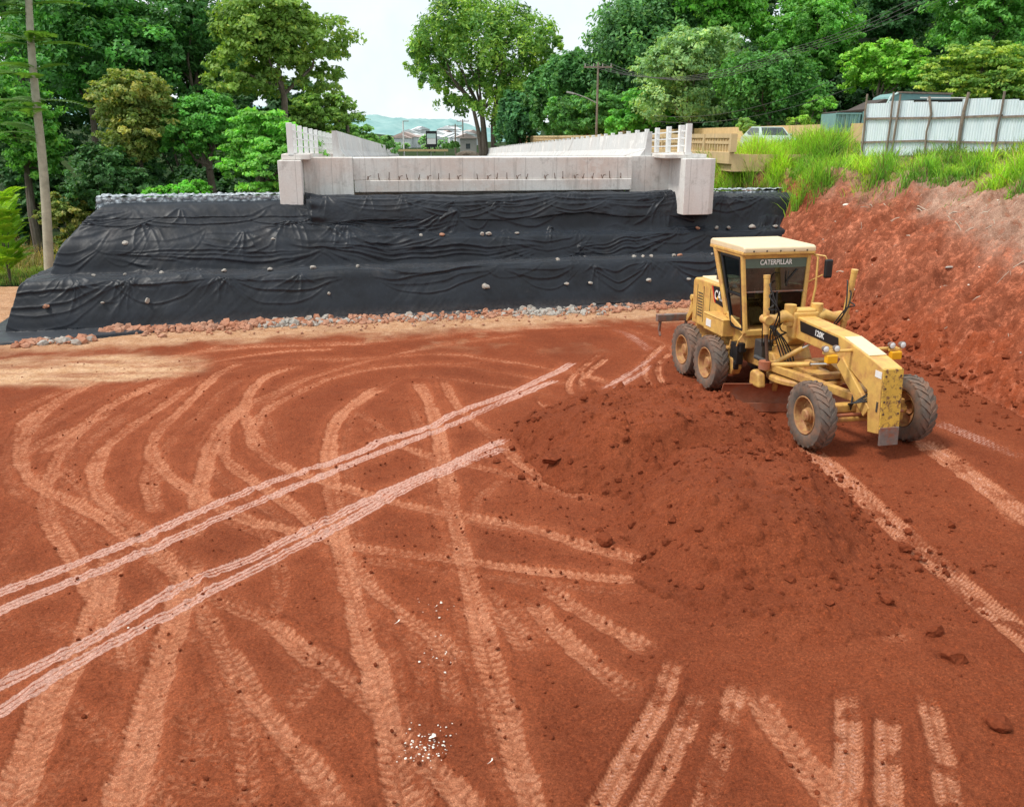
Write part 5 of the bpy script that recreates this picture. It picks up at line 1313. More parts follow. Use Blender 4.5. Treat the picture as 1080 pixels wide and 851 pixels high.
# ------------------------------------------------------------------ poles and cables
def utility(px, ptop, pbot, Y, label, arm=True, lamp=False, r=.14):
    t = at(px, ptop, Y); bz = at(px, pbot, Y)[2]; root = empty('utility_pole', (t[0], Y, bz)); tag(root, label, 'pole', 'poles along the road')
    h = t[2] - bz; m = MB(); m.tube([(0, 0, -1.5), (0, 0, h)], [r, r * .72], 9); m.build('shaft', M['wood'], root, True)
    if arm:
        m = MB(); m.bar((-1.1, 0, h - .35), (1.1, 0, h - .35), .1, .12); m.build('crossarm', M['wood'], root)
        for x in (-1, -.35, .35, 1):
            m = MB(); m.tube([(x, 0, h - .3), (x, 0, h - .08)], [.05, .035], 7); m.build('insulator', M['pole_grey'], root, True)
    if lamp:
        m = MB(); m.tube([(0, 0, h * .42), (-.9, -.3, h * .50), (-1.9, -.6, h * .56)], .04, 6); m.build('lamp_arm', M['pole_grey'], root, True)
        m = MB(); m.box((-2.15, -.68, h * .565), (.6, .22, .13), Matrix.Rotation(.2, 3, 'Y')); m.build('lamp_head', M['pole_grey'], root, bevel=.03)
    return (t[0], Y, t[2])
P0 = utility(631, 66, 140, 72, 'dark utility pole with a lamp arm beside the bridge railing', True, True, .10)
utility(480, 131, 158, 150, 'thin power pole in the far gap, left of the taller one', True); utility(488, 126, 158, 165, 'taller power pole beside the airy tree trunk', True)
def lamp_post():
    t = at(425, 128, 135); root = empty('street_lamp', (t[0], 135, 3.2)); tag(root, 'thin pale street lamp at the far end of the bridge', 'street lamp'); h = t[2] - 3.2
    m = MB(); m.tube([(0, 0, -.5), (0, 0, h)], [.13, .09], 8); m.build('shaft', M['whitepaint'], root, True); m = MB(); m.box((.4, 0, h), (.9, .2, .12)); m.build('lamp_head', M['pole_grey'], root, bevel=.03)
lamp_post()
def cable(label, a, b, sag, r=.016):
    a = Vector(a); b = Vector(b); m = MB(); m.tube([a.lerp(b, s) - Vector((0, 0, sag * 4 * s * (1 - s))) - a for s in np.linspace(0, 1, 22)], r, 5); o = m.build('power_cable', M['wire'], None, True); o.location = a
    tag(o, label, 'cable', 'cables crossing in front of the wood')
for i, (px, py) in enumerate([(930, -28), (950, -24), (1010, -34), (1040, -26)]):
    e = at(px, py, 40); s = at(760 + 2 * i, 96 + i * 4, 62)
    cable('one of the thin cables rising to the top right in front of the trees', at(838, 50 + i * 2.4, 53), at(985 + i * 12, -14, 38), .25, .012)
    cable('one of the thin sagging cables from the utility pole to the wood', (P0[0] + (-1, -.35, .35, 1)[i], P0[1], P0[2] - .1), at(838, 50 + i * 2.4, 53), 1.3, .016)
cable('low cable in front of the old bridge trees', at(690, 122, 70), at(880, 84, 56), .8, .014)
cable('lowest thin cable over the old bridge', at(690, 128, 70), at(900, 92, 56), .8, .014)

# ------------------------------------------------------------------ far end: wooded hill, houses, billboard
def far():
    xs = np.linspace(-330, 120, 160); ys = np.linspace(560, 760, 50); X, Y = np.meshgrid(xs, ys)
    ridge = np.interp(X, [-330, -200, -110, -95, -80, -62, -45, -30, 0, 120], [34, 26, 18.5, 17.5, 17.0, 15.5, 16, 11, 7, 4]); Z = 2 + (ridge) * np.clip((Y - 560) / 90, 0, 1) + fbm(X, Y, 14, 4, 3) * 3.2 * np.clip((Y - 560) / 60, 0, 1)
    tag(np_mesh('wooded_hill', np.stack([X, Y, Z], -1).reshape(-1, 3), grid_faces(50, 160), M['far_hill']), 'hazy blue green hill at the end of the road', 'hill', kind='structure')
    g = np.random.default_rng(12)
    for i in range(34):
        px = g.uniform(424, 500); py = 136 + g.uniform(0, 14) + abs(px - 455) * .05; Y = 470 - (py - 136) * 15; p = at(px, py + 3, Y); w = g.uniform(4, 8.5); h = g.uniform(2.6, 4.6)
        root = empty('house', (p[0], Y, p[2] - h * .5), g.uniform(-.5, .5)); tag(root, 'tiny white house on the hazy hillside at the end of the road', 'house', 'white houses on the far hillside')
        b = MB(); b.box((0, 0, h * .2), (w, w * .8, h * 1.6)); b.build('wall', M['house_white'], root)
        b = MB(); b.prism([(-w * .55, h), (w * .55, h), (0, h + w * .2)], lambda q, t: (q[0], t, q[1]), -w * .45, w * .45); b.build('roof', M['roof_tile'] if g.random() < .4 else M['house_white'], root)
    for i in range(26):
        px = g.uniform(386, 470); py = g.uniform(150, 160); Y = g.uniform(190, 320); p = at(px, py, Y)
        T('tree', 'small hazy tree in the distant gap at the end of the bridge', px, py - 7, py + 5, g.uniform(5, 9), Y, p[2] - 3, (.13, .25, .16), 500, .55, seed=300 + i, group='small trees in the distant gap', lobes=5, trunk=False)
    # billboard
    Y = 170; p = at(455, 141, Y); root = empty('billboard', (p[0], Y, 3.0)); tag(root, 'dark framed roadside billboard with two pale panels', 'billboard'); z = p[2] - 3.0; w = 44 * Y / FOC * .2; 
    b = MB(); b.box((0, 0, z - 1.0), (w + .4, .3, 2.9)); b.build('frame', M['black'], root); b = MB(); b.box((0, -.2, z - .45), (w, .06, .8)); b.build('panel', M['tealpale'], root); b = MB(); b.box((0, -.2, z - 1.4), (w, .06, 1.0)); b.build('panel', M['whitepaint'], root)
    for x in (-.5, .5): b = MB(); b.tube([(x, 0, -2), (x, 0, z - 2.4)], .15, 8); b.build('leg', M['black'], root)
    Y = 150; p = at(494, 146, Y); root = empty('house', (p[0], Y, 3.2)); tag(root, 'grey walled building at the foot of the airy tree', 'house'); b = MB(); b.box((0, 0, 1.0), (2.6, 3, 3.2)); b.build('wall', M['pole_grey'], root); b = MB(); b.box((0, 0, 2.7), (3.0, 3.4, .2)); b.build('roof', M['roof_tile'], root)
    b = MB(); b.add([(-.35, -1.51, 1.0), (.35, -1.51, 1.0), (.35, -1.51, 1.8), (-.35, -1.51, 1.8)], [(0, 1, 2, 3)]); b.build('window', M['carglass'], root)
    p = at(493, 156, 128); o = big_rock('soil_pile', 1.5, M['bark'], 2); o.location = (p[0], 128, 3.4); o.scale = (1.2, 1, .7); tag(o, 'small brown pile at the far end of the bridge', 'soil pile')
    Y = 132; root = empty('guard_rail', at(440, 158, Y)); tag(root, 'low yellowish guard rail across the far end of the bridge', 'guard rail')
    b = MB(); b.bar((-4.5, 0, -.1), (4.5, 0, -.1), .1, .3); b.build('rail', M['old_beige'], root)
    for x in (-4, -2, 0, 2, 4): b = MB(); b.bar((x, .1, -1.2), (x, .1, .1), .12, .12); b.build('post', M['pole_grey'], root)
far()
# little white scraps lying on the soil
for i, (px, py, r, lab) in enumerate([(420, 657, .075, 'curled white strip lying on the soil'), (460, 641, .05, 'small white scrap above the curled strip'), (457, 778, .055, 'largest white scrap in a scatter of crumbs at the bottom'), (518, 804, .06, 'thin white scrap right of the bottom scatter'), (470, 690, .04, 'tiny white scrap between the strip and the bottom scatter')]):
    x, y, _ = gp(px, py); a = random.uniform(.6, 1.2); w = MB(); L = r * 2
    P = [(math.cos(a) * L * (s - .5) + .02 * math.sin(s * 5), math.sin(a) * L * (s - .5), .01 + .02 * math.sin(s * 3.1)) for s in np.linspace(0, 1, 7)]
    V = []; Fs = []
    for k, p in enumerate(P): ww = r * (.16 if i != 2 else .6) * (1 - abs(k - 3) / 4); V += [(p[0] - math.sin(a) * ww, p[1] + math.cos(a) * ww, p[2]), (p[0] + math.sin(a) * ww, p[1] - math.cos(a) * ww, p[2] + .004)]
    for k in range(6): Fs.append((2 * k, 2 * k + 1, 2 * k + 3, 2 * k + 2))
    w.add(V, Fs); o = w.build('paper_scrap', M['litter']); o.location = (x, y, .01); tag(o, lab, 'scrap', 'white scraps on the soil')
sp = []
for cx, cy, n in ((455, 785, 60), (440, 790, 30), (468, 690, 20), (460, 645, 10), (150, 655, 3)):
    for _ in range(n): p = gp(cx + random.gauss(0, 11), cy + random.gauss(0, 10)); sp.append((p[0], p[1], .0, .005 + .013 * random.random() ** 2))
tag(rocks('rubbish', sp, M['litter'], (.3, .6)), 'white crumbs scattered on the soil at the bottom', 'rubbish', kind='stuff')

# ------------------------------------------------------------------ motor grader
def grader():
    G = empty('motor_grader', (5.88, 22.25, 0), math.atan2(-.976, .216)); tag(G, 'yellow motor grader with dusty tyres working beside the red bank', 'motor grader')
    def B(mb, name, mat, parent=G, bevel=.0, smooth=False, seg=2): return mb.build(name, M[mat], parent, smooth, bevel, seg)
    Y3 = lambda p, t: (p[0], t, p[1])             # side outline in x, z swept across y
    # ---- wheels: rim > tyre, hub
    def wheel(x, y, z, out, kind):
        R0, wd = .69, .37; s = out
        rim = MB(); rim.lathe([(.36, -.17), (.36, -.10), (.31, -.06), (.30, .02 * s), (.30, .05), (.30, .06)] if False else [(.375, -s * .16), (.36, -s * .15), (.34, -s * .02), (.20, s * .00), (.16, s * .02), (.15, s * .10), (.0, s * .10)], (0, 0, 0), 'y', 32)
        rim.lathe([(.395, s * .165), (.375, s * .175), (.355, s * .16), (.345, s * .04), (.32, s * .005), (.16, s * .01)], (0, 0, 0), 'y', 32)
        for k in range(10):
            a = k * math.pi / 5; rim.tube([(math.cos(a) * .25, s * .0, math.sin(a) * .25), (math.cos(a) * .25, s * .045, math.sin(a) * .25)], .022, 6)
        r_ = B(rim, 'wheel', 'rim', G, smooth=True); r_.location = (x, y, z); r_.rotation_euler = (random.uniform(-.01, .01), random.uniform(0, 6), 0)
        t = MB(); h = wd / 2
        prof = [(.385, -h * .80), (.42, -h * .93), (.50, -h * 1.0), (.58, -h * .98), (.635, -h * .90), (.658, -h * .70), (.664, 0), (.658, h * .70), (.635, h * .90), (.58, h * .98), (.50, h), (.42, h * .93), (.385, h * .80)]
        t.lathe(prof, (0, 0, 0), 'y', 64)
        n = 22
        for k in range(n):          # chevron bars, the two halves staggered
            for sd in (-1, 1):
                a0 = 2 * math.pi * (k + (.5 if sd > 0 else 0)) / n; V = []
                for f, yy in ((0, .0), (.5, .55), (1, 1.0)):
                    for wv in (-1, 1):
                        for hh in (0, 1):
                            a = a0 + .30 * f * 1.0 + wv * .062; rr = (.655 if f < 1 else .628) + (.034 if hh else -.03) * (1 if f < 1 else .75)
                            V.append((math.cos(a) * rr, sd * yy * h * .97, math.sin(a) * rr))
                Fs = []
                for i in range(2):
                    o = i * 4; Fs += [(o, o + 4, o + 5, o + 1), (o + 2, o + 3, o + 7, o + 6), (o + 1, o + 5, o + 7, o + 3), (o, o + 2, o + 6, o + 4)]
                Fs += [(0, 1, 3, 2), (8, 10, 11, 9)]; t.add(V, Fs)
        B(t, 'tyre', 'tyre', r_, smooth=True)
        hb = MB()
        if kind == 'front': hb.lathe([(.0, s * .17), (.10, s * .17), (.13, s * .14), (.13, s * .0)], (0, 0, 0), 'y', 20)
        else: hb.lathe([(0, s * .12), (.12, s * .12), (.15, s * .09), (.15, s * .0)], (0, 0, 0), 'y', 20)
        B(hb, 'hub', 'rim', r_, smooth=True)
    for s in (-1, 1):
        wheel(-.73, s * 1.06, .585, s, 'rear'); wheel(.73, s * 1.06, .585, s, 'rear'); wheel(5.50, s * 1.10, .69, s, 'front')
        b = MB(); b.prism([(-1.15, .50), (-.95, .34), (1.0, .34), (1.42, .44), (1.52, .62), (1.42, .84), (1.0, .92), (-.95, .92), (-1.15, .76)], Y3, s * .60, s * .84); B(b, 'tandem_case', 'yellow_dirty', bevel=.03)
    b = MB(); b.box((0, 0, .68), (.4, 1.3, .4)); B(b, 'rear_axle', 'darkgrey', bevel=.05)
    # ---- rear frame, hood, radiator, ripper
    b = MB(); b.prism([(-1.75, .80), (-1.75, 1.18), (2.55, 1.22), (2.75, 1.05), (2.6, .78), (1.4, .72)], Y3, -.42, .42); B(b, 'rear_frame', 'yellow_dirty', bevel=.03)
    b = MB(); b.prism([(-1.60, 1.14), (-1.62, 2.30), (-1.52, 2.38), (.34, 2.42), (.60, 1.9), (.66, 1.14)], Y3, -.60, .60); hood = B(b, 'hood', 'yellow', bevel=.05, seg=3)
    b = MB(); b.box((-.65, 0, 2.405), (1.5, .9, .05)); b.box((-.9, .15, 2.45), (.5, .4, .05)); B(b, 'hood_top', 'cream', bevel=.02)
    b = MB(); b.tube([(-.2, .28, 2.4), (-.2, .28, 2.86), (-.28, .28, 2.94)], [.06, .055, .055], 12); B(b, 'exhaust_pipe', 'darkgrey', smooth=True)
    b = MB(); b.tube([(-.75, -.25, 2.4), (-.75, -.25, 2.62)], .09, 12); b.tube([(-.75, -.25, 2.62), (-.75, -.25, 2.68)], .13, 12); B(b, 'air_intake', 'darkgrey', smooth=True)
    for x in (-1.3, -.9, -.5):    # panel joints and grilles of the engine side
        b = MB(); b.box((x, -.604, 1.75), (.012, .012, .95)); b.box((x, .604, 1.75), (.012, .012, .95)); B(b, 'panel_gap', 'darkgrey', hood)
    b = MB()
    for k in range(9): b.box((-1.1, -.606, 1.42 + k * .075), (.28, .014, .022))
    B(b, 'grille', 'darkgrey', hood)
    b = MB(); b.prism([(-.36, 2.33), (.10, 2.36), (.26, 2.02), (.26, 1.88), (-.16, 1.92)], Y3, -.612, -.606); dec = B(b, 'decal_panel', 'black', hood)
    b = MB(); b.prism([(-.44, 2.325), (-.37, 2.33), (-.17, 1.92), (-.24, 1.93)], Y3, -.613, -.607); B(b, 'decal_stripe', 'red_decal', hood)
    XZ = ((1, 0, 0), (0, 0, 1), (0, -1, 0))
    lettering('decal_lettering', 'CAT', .33, (.035, -.620, 2.12), XZ, M['white_letter'], hood, .003, .78)
    b = MB(); b.prism([(-.10, 2.02), (.02, 2.02), (-.04, 2.12)], Y3, -.627, -.624); B(b, 'decal_triangle', 'amber', hood)
    b = MB(); b.box((.50, -.78, 1.50), (1.10, .36, .40)); b.box((.50, -.78, 1.71), (1.14, .39, .04)); B(b, 'battery_box', 'yellow', bevel=.025)
    b = MB(); b.box((.25, -.964, 1.50), (.28, .012, .18)); B(b, 'warning_label', 'white_letter')
    b = MB(); b.box((.50, .78, 1.50), (1.10, .36, .40)); B(b, 'battery_box', 'yellow', bevel=.025)
    b = MB(); b.bar((-1.65, -.45, 1.65), (-2.1, -.5, 1.1), .10, .14); b.bar((-1.65, -.32, 1.72), (-1.98, -.38, 1.72), .1, .1); b.bar((-1.98, -.38, 1.76), (-2.15, -.42, 1.15), .09, .09); b.bar((-1.65, .45, 1.65), (-2.1, .5, 1.1), .10, .14); b.tube([(-1.98, -.48, 1.74), (-1.98, -.28, 1.74)], .09, 10); B(b, 'ripper_arm', 'yellow', bevel=.015)
    b = MB(); b.box((-2.15, -.15, 1.17), (.17, 2.5, .20)); B(b, 'ripper_beam', 'grey_worn', bevel=.02)
    for y in (-1.28, -.5, .35, 1.0):
        b = MB(); b.bar((-2.15, y, 1.2), (-2.22, y, .78), .06, .09); b.bar((-2.22, y, .80), (-2.12, y, .66), .05, .06); B(b, 'ripper_tooth', 'grey_worn', bevel=.008)
    # ---- cab
    zr, zb = 3.42, 1.52
    FT = lambda s, z: (1.60 + (zr - z) * .085, s * (.86 - (zr - z) * .075), z)         # front post line
    RT = lambda s, z: (.18 + (zr - z) * .40, s * (.86 - (zr - z) * .075), z)           # rear post line
    b = MB()
    for s in (-1, 1):
        b.bar(FT(s, zb), FT(s, zr), .10, .10); b.bar(RT(s, zb + .3), RT(s, zr), .13, .13)
        b.bar(RT(s, zr - .05), FT(s, zr - .05), .10, .12); b.bar(RT(s, zb + .33), FT(s, zb + .02), .09, .14)
        x0, y0, z0 = FT(s, 2.48)
    b.bar(FT(-1, zr - .06), FT(1, zr - .06), .10, .14); b.bar(RT(-1, zr - .06), RT(1, zr - .06), .10, .14)
    b.bar(FT(-1, zb + .02), FT(1, zb + .02), .10, .16); b.bar(FT(-1, 3.30), FT(1, 3.30), .06, .06)
    cabf = B(b, 'cab_frame', 'yellow', bevel=.03, seg=3)
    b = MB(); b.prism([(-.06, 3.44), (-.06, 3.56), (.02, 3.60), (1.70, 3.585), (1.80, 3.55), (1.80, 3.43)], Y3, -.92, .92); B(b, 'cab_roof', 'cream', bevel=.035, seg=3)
    b = MB(); b.box((1.765, 0, 3.415), (.06, 1.80, .07)); b.box((.86, -.905, 3.415), (1.8, .05, .07)); b.box((.86, .905, 3.415), (1.8, .05, .07)); B(b, 'roof_edge', 'yellow', bevel=.015)
    for y in (-.68, -.35, 0, .35, .68): b = MB(); b.tube([(1.795, y, 3.47), (1.805, y, 3.47)], .022, 8); B(b, 'roof_bolt', 'darkgrey', None if False else G)
    b = MB(); b.prism([(.30, 1.14), (.52, 2.52), (.95, 1.95), (1.74, 1.62), (1.74, 1.14)], Y3, -.66, .66); B(b, 'cab_floor', 'yellow_dirty', bevel=.03)
    def quad(pts, off=(0, 0, 0)): m = MB(); m.add([tuple(Vector(p) + Vector(off)) for p in pts], [(0, 1, 2, 3)]); return m
    b = MB(); b.bar(FT(-1, 2.50), FT(1, 2.50), .035, .04); B(b, 'window_rail', 'grey_worn', cabf, bevel=.008)
    for s in (-1, 1): B(quad([tuple(Vector(RT(s, 1.62)) + Vector((.02, -s * .05, 0))), tuple(Vector(FT(s, 1.62)) + Vector((-.05, -s * .05, 0))), tuple(Vector(FT(s, 2.42)) + Vector((-.05, -s * .05, 0))), tuple(Vector(RT(s, 2.42)) + Vector((.02, -s * .05, 0)))]), 'backing_panel', 'black', cabf)  # black backing added so bright ground does not show through the lower cab
    B(quad([FT(-1, 2.52), FT(1, 2.52), FT(1, 3.28), FT(-1, 3.28)], (.01, 0, 0)), 'windscreen', 'glass', cabf)
    vz = B(quad([FT(-1, 3.06), FT(1, 3.06), FT(1, 3.30), FT(-1, 3.30)], (.016, 0, 0)), 'sun_visor', 'visor', cabf)
    YZ = ((0, 1, 0), (0, 0, 1), (1, 0, 0)); x0 = FT(0, 3.18)[0]
    lettering('visor_lettering', 'CATERPILLAR', .165, (x0 + .030, -.01, 3.185), YZ, M['white_letter'], cabf, .003, .82)
    for s in (-1, 1):
        a, c = (.10, .80)
        p = [FT(0, 1.70), FT(0, 1.70), FT(0, 2.46), FT(0, 2.46)]
        B(quad([(p[0][0] + .008, s * .08, 1.72), (p[1][0] + .008, s * .62, 1.72), (p[2][0] + .008, s * .70, 2.46), (p[3][0] + .008, s * .08, 2.46)]), 'lower_window', 'glass_dark', cabf)
        b = MB(); b.bar((FT(0, 1.60)[0], s * .05, 1.6), (FT(0, 2.5)[0], s * .05, 2.5), .05, .05, (1, 0, 0)); B(b, 'window_bar', 'black', cabf)
        # door: dark frame, upper and lower glass, handle
        def D(u, v): # u 0 rear..1 front, v 0 bottom..1 top
            z = 1.60 + (3.28 - 1.60) * v; f = Vector(FT(s, z)) + Vector((-.07, s * .012, 0)); r = Vector(RT(s, z)) + Vector((.32 - .12 * (1 - v), s * .012, 0)); r.x = min(r.x, f.x - .42); return tuple(r.lerp(f, u))
        d = MB()
        for p, q in (((0, 0), (1, 0)), ((1, 0), (1, 1)), ((1, 1), (0, 1)), ((0, 1), (0, 0)), ((0, .48), (1, .48))): d.bar(D(*p), D(*q), .085, .06)
        door = B(d, 'cab_door', 'black', G, bevel=.01)
        B(quad([D(.0, .50), D(1, .50), D(1, 1), D(0, 1)]), 'door_window', 'glass', door); B(quad([D(.0, 0), D(1, 0), D(1, .47), D(0, .47)]), 'door_window', 'glass_dark', door)
        h = MB(); p = Vector(D(.12, .42)); h.tube([p + Vector((0, s * .01, 0)), p + Vector((0, s * .06, 0)), p + Vector((0, s * .06, .18)), p + Vector((0, s * .01, .18))], .014, 6); B(h, 'handle', 'black', door, smooth=True)
        z = 2.55
        B(quad([tuple(Vector(RT(s, 2.2)) + Vector((.05, 0, 0))), tuple(Vector(RT(s, 2.2)) + Vector((.30, 0, 0))), tuple(Vector(RT(s, 3.3)) + Vector((.30, 0, 0))), tuple(Vector(RT(s, 3.3)) + Vector((.05, 0, 0)))]), 'quarter_window', 'glass', cabf)
    B(quad([RT(-1, 2.5), RT(1, 2.5), RT(1, 3.32), RT(-1, 3.32)]), 'rear_window', 'glass', cabf)
    # inside the cab
    b = MB(); b.box((.95, 0, 1.98), (.48, .50, .16)); b.box((.72, 0, 2.38), (.14, .48, .72), Matrix.Rotation(-.12, 3, 'Y')); b.box((.68, 0, 2.82), (.10, .26, .18)); B(b, 'driver_seat', 'seat', bevel=.05)
    b = MB(); b.bar((1.55, 0, 1.62), (1.38, 0, 2.30), .14, .16); B(b, 'steering_column', 'black', bevel=.03)
    ring = [(1.36 + .06 * math.sin(a), .19 * math.cos(a), 2.38 + .18 * math.sin(a)) for a in np.linspace(0, 6.283, 25)]
    b = MB(); b.tube(ring, .017, 6); b.bar((1.36, -.18, 2.38), (1.36, .18, 2.38), .02, .03); B(b, 'steering_wheel', 'black', smooth=True)
    b = MB()
    for k in range(9): b.tube([(1.42, -.34 + k * .085, 1.8), (1.34, -.34 + k * .085, 2.52 + .02 * (k % 3))], .011, 5); 
    B(b, 'control_lever', 'grey_worn', smooth=True)
    b = MB(); b.bar((FT(0, 3.05)[0] + .04, .55, 3.02), (FT(0, 2.65)[0] + .04, .28, 2.72), .018, .018); b.bar((FT(0, 2.7)[0] + .045, .30, 2.98), (FT(0, 2.62)[0] + .045, .28, 2.62), .012, .03); B(b, 'wiper', 'black')
    # mirror and its arm, grab rail left of the cab
    b = MB(); b.tube([(1.66, .86, 3.36), (1.98, 1.06, 3.34), (2.02, 1.12, 3.20)], .018, 6); b.tube([(1.70, .84, 2.70), (1.95, 1.06, 2.9)], .016, 6); B(b, 'mirror_arm', 'yellow', smooth=True)
    b = MB(); b.box((2.02, 1.14, 3.05), (.09, .20, .44)); mr = B(b, 'mirror', 'black', bevel=.04, seg=3)
    b = MB(); b.tube([(1.66, .88, 3.38), (1.80, .98, 3.30), (1.86, .96, 2.60), (1.84, .86, 1.75)], .028, 8); B(b, 'grab_rail', 'yellow', smooth=True)
    b = MB(); b.tube([(1.66, -.70, 1.5), (1.70, -.84, 1.36), (1.62, -.84, 1.2)], .02, 6); B(b, 'grab_rail', 'yellow', smooth=True)
    # steps and valves hanging below the cab
    b = MB(); b.box((1.42, -.72, .98), (.34, .18, .52)); b.box((1.40, -.76, .66), (.26, .12, .16)); b.box((1.62, -.70, 1.16), (.16, .16, .22)); b.tube([(1.3, -.78, .72), (1.3, -.78, 1.2)], .055, 8); b.tube([(1.5, -.80, .60), (1.5, -.80, .80)], .04, 8); B(b, 'hydraulic_pump', 'black', bevel=.03)
    b = MB(); b.box((1.05, -.78, 1.06), (.42, .24, .05)); b.box((1.05, -.88, .76), (.40, .10, .04)); b.bar((.88, -.86, .76), (.88, -.80, 1.26), .04, .04); b.bar((1.22, -.86, .76), (1.22, -.80, 1.26), .04, .04); B(b, 'step', 'yellow_dirty', bevel=.01)
    b = MB(); b.prism([(2.0, .95), (2.05, 1.30), (2.9, 1.45), (3.1, 1.2), (3.0, .95), (2.5, .78)], Y3, -.30, .30); B(b, 'articulation_joint', 'yellow_dirty', bevel=.04)
    b = MB(); b.box((2.15, -.42, 1.25), (.36, .30, .40)); b.tube([(2.1, -.6, 1.05), (2.7, -.5, 1.0)], .06, 8); B(b, 'valve_block', 'darkgrey', bevel=.03); b = MB(); b.box((2.1, .42, 1.25), (.36, .30, .40)); B(b, 'valve_block', 'darkgrey', bevel=.03)
    # ---- gooseneck main frame with its nose
    def sec(x, top, bot, hw): return [(x, -hw, bot), (x, hw, bot), (x, hw, top), (x, -hw, top)]
    def loft(secs):
        m = MB(); V = [p for s_ in secs for p in s_]; Fs = [(3, 2, 1, 0)]
        for k in range(len(secs) - 1):
            for i in range(4): Fs.append((k * 4 + i, k * 4 + (i + 1) % 4, k * 4 + 4 + (i + 1) % 4, k * 4 + 4 + i))
        n = len(V); Fs.append((n - 4, n - 3, n - 2, n - 1)); m.add(V, Fs); return m
    fr = B(loft([sec(2.35, 1.75, 1.22, .21), sec(2.75, 2.10, 1.42, .22), sec(3.1, 2.19, 1.70, .22), sec(4.85, 2.12, 1.67, .22), sec(5.35, 2.03, 1.50, .215), sec(5.95, 1.90, 1.25, .21), sec(6.34, 1.80, 1.15, .21)]), 'main_frame', 'yellow', bevel=.02)
    b = MB(); b.prism([(5.92, 1.30), (6.345, 1.30), (6.42, .52), (6.08, .46)], Y3, -.208, .208); B(b, 'nose_block', 'yellow', bevel=.012)
    b = MB(); b.prism([(6.343, 1.79), (6.375, 1.79), (6.455, .62), (6.425, .62)], Y3, -.212, .212); B(b, 'nose_plate', 'chipped', bevel=.008)
    b = MB(); b.prism([(6.425, .66), (6.47, .66), (6.49, .30), (6.445, .30)], Y3, -.205, .205); B(b, 'bottom_plate', 'grey_worn', bevel=.008)
    b = MB()
    for z in (1.66, 1.42, 1.16, .92):
        for y in (-.16, .16): b.tube([(6.36 + (1.79 - z) * .068, y, z), (6.385 + (1.79 - z) * .068, y, z)], .022, 8)
    B(b, 'nose_bolts', 'rust', smooth=True)
    b = MB(); b.bar((4.95, -.20, 1.62), (5.98, -.17, .82), .10, .26); b.bar((4.95, .20, 1.62), (5.98, .17, .82), .10, .26); B(b, 'nose_brace', 'yellow', bevel=.015)
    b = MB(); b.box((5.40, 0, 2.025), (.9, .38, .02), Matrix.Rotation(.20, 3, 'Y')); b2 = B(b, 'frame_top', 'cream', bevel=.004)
    # black side band and model number
    b = MB(); b.prism([(3.30, 2.125), (4.80, 2.065), (4.84, 1.86), (3.36, 1.90)], Y3, -.232, -.222); B(b, 'side_band', 'black', fr); b = MB(); b.prism([(3.30, 2.125), (4.80, 2.065), (4.84, 1.86), (3.36, 1.90)], Y3, .222, .232); B(b, 'side_band', 'black', fr)
    lettering('model_lettering', '120K', .17, (4.12, -.238, 1.985), ((.999, 0, -.04), (.04, 0, .999), (0, -1, 0)), M['white_letter'], fr, .003, 1.0)
    b = MB(); b.box((6.22, -.212, 1.66), (.20, .010, .13)); B(b, 'warning_label', 'white_letter', fr)
    b = MB(); b.box((6.29, -.212, 1.03), (.05, .012, .20)); B(b, 'frame_slot', 'darkgrey', fr)
    # ---- saddle, lift arms and cylinders
    b = MB(); b.box((3.02, 0, 1.98), (.34, .62, .62)); b.box((3.02, 0, 2.30), (.30, .5, .10)); B(b, 'saddle', 'yellow', bevel=.06, seg=3)
    for s in (-1, 1):
        sw = -.04 * s
        b = MB(); b.tube([(3.0, s * .25, 2.12), (3.05, s * .5, 2.20), (3.08, s * .70, 2.12), (3.10, s * .92, 2.14)], [.17, .13, .12, .13], 10); b.tube([(3.02, s * .33, 1.98), (3.02, s * .33, 2.44)], .13, 12); b.tube([(2.96, s * .94, 2.14), (3.24, s * .94, 2.14)], .10, 12); B(b, 'lift_arm', 'yellow', smooth=True)
        top = (3.02 if s < 0 else 3.32, s * .97, 3.10 if s < 0 else 3.20); mid = (3.14, s * .94, 1.82); low = (3.12, s * .82, 1.08)
        b = MB(); b.tube([mid, top], .068, 14); b.tube([Vector(top) - (Vector(top) - Vector(mid)).normalized() * .05, Vector(top) + (Vector(top) - Vector(mid)).normalized() * .02], .075, 14); c_ = B(b, 'lift_cylinder', 'yellow', smooth=True)
        b = MB(); b.tube([low, mid], .036, 10); B(b, 'cylinder_rod', 'rust', c_, smooth=True)
        for k, (bulge, zt) in enumerate(((.22, 2.95), (.30, 2.75), (.18, 2.5))):
            t = (3.14 + .1 * k, s * .93, zt); m = MB(); m.hose([t, (3.32 + .1 * k, s * (.93 + .05 * k) - .10, zt - .05), (3.36 + bulge * .5, s * .80 - .06, 2.35), (3.25, s * .66 - .12 * k, 1.95 - .12 * k), (3.1, s * .42, 1.82)], .016); B(m, 'hydraulic_hose', 'black', smooth=True)
    for k in range(5):
        m = MB(); y = -.30 - .07 * k; m.hose([(2.35, y, 1.35), (2.55, y - .12, 1.75 + .08 * k), (2.85, y - .05, 1.65 + .05 * k), (3.0, y + .1, 1.35), (3.2, y + .12, 1.05)], .017); B(m, 'hydraulic_hose', 'black', smooth=True)
    for k in range(4):
        m = MB(); m.hose([(5.95, -.20, 1.2 - .05 * k), (5.75, -.36 - .03 * k, .95), (5.6, -.30, .78 + .04 * k), (5.5, -.22, 1.05)], .016); B(m, 'hydraulic_hose', 'black', smooth=True)
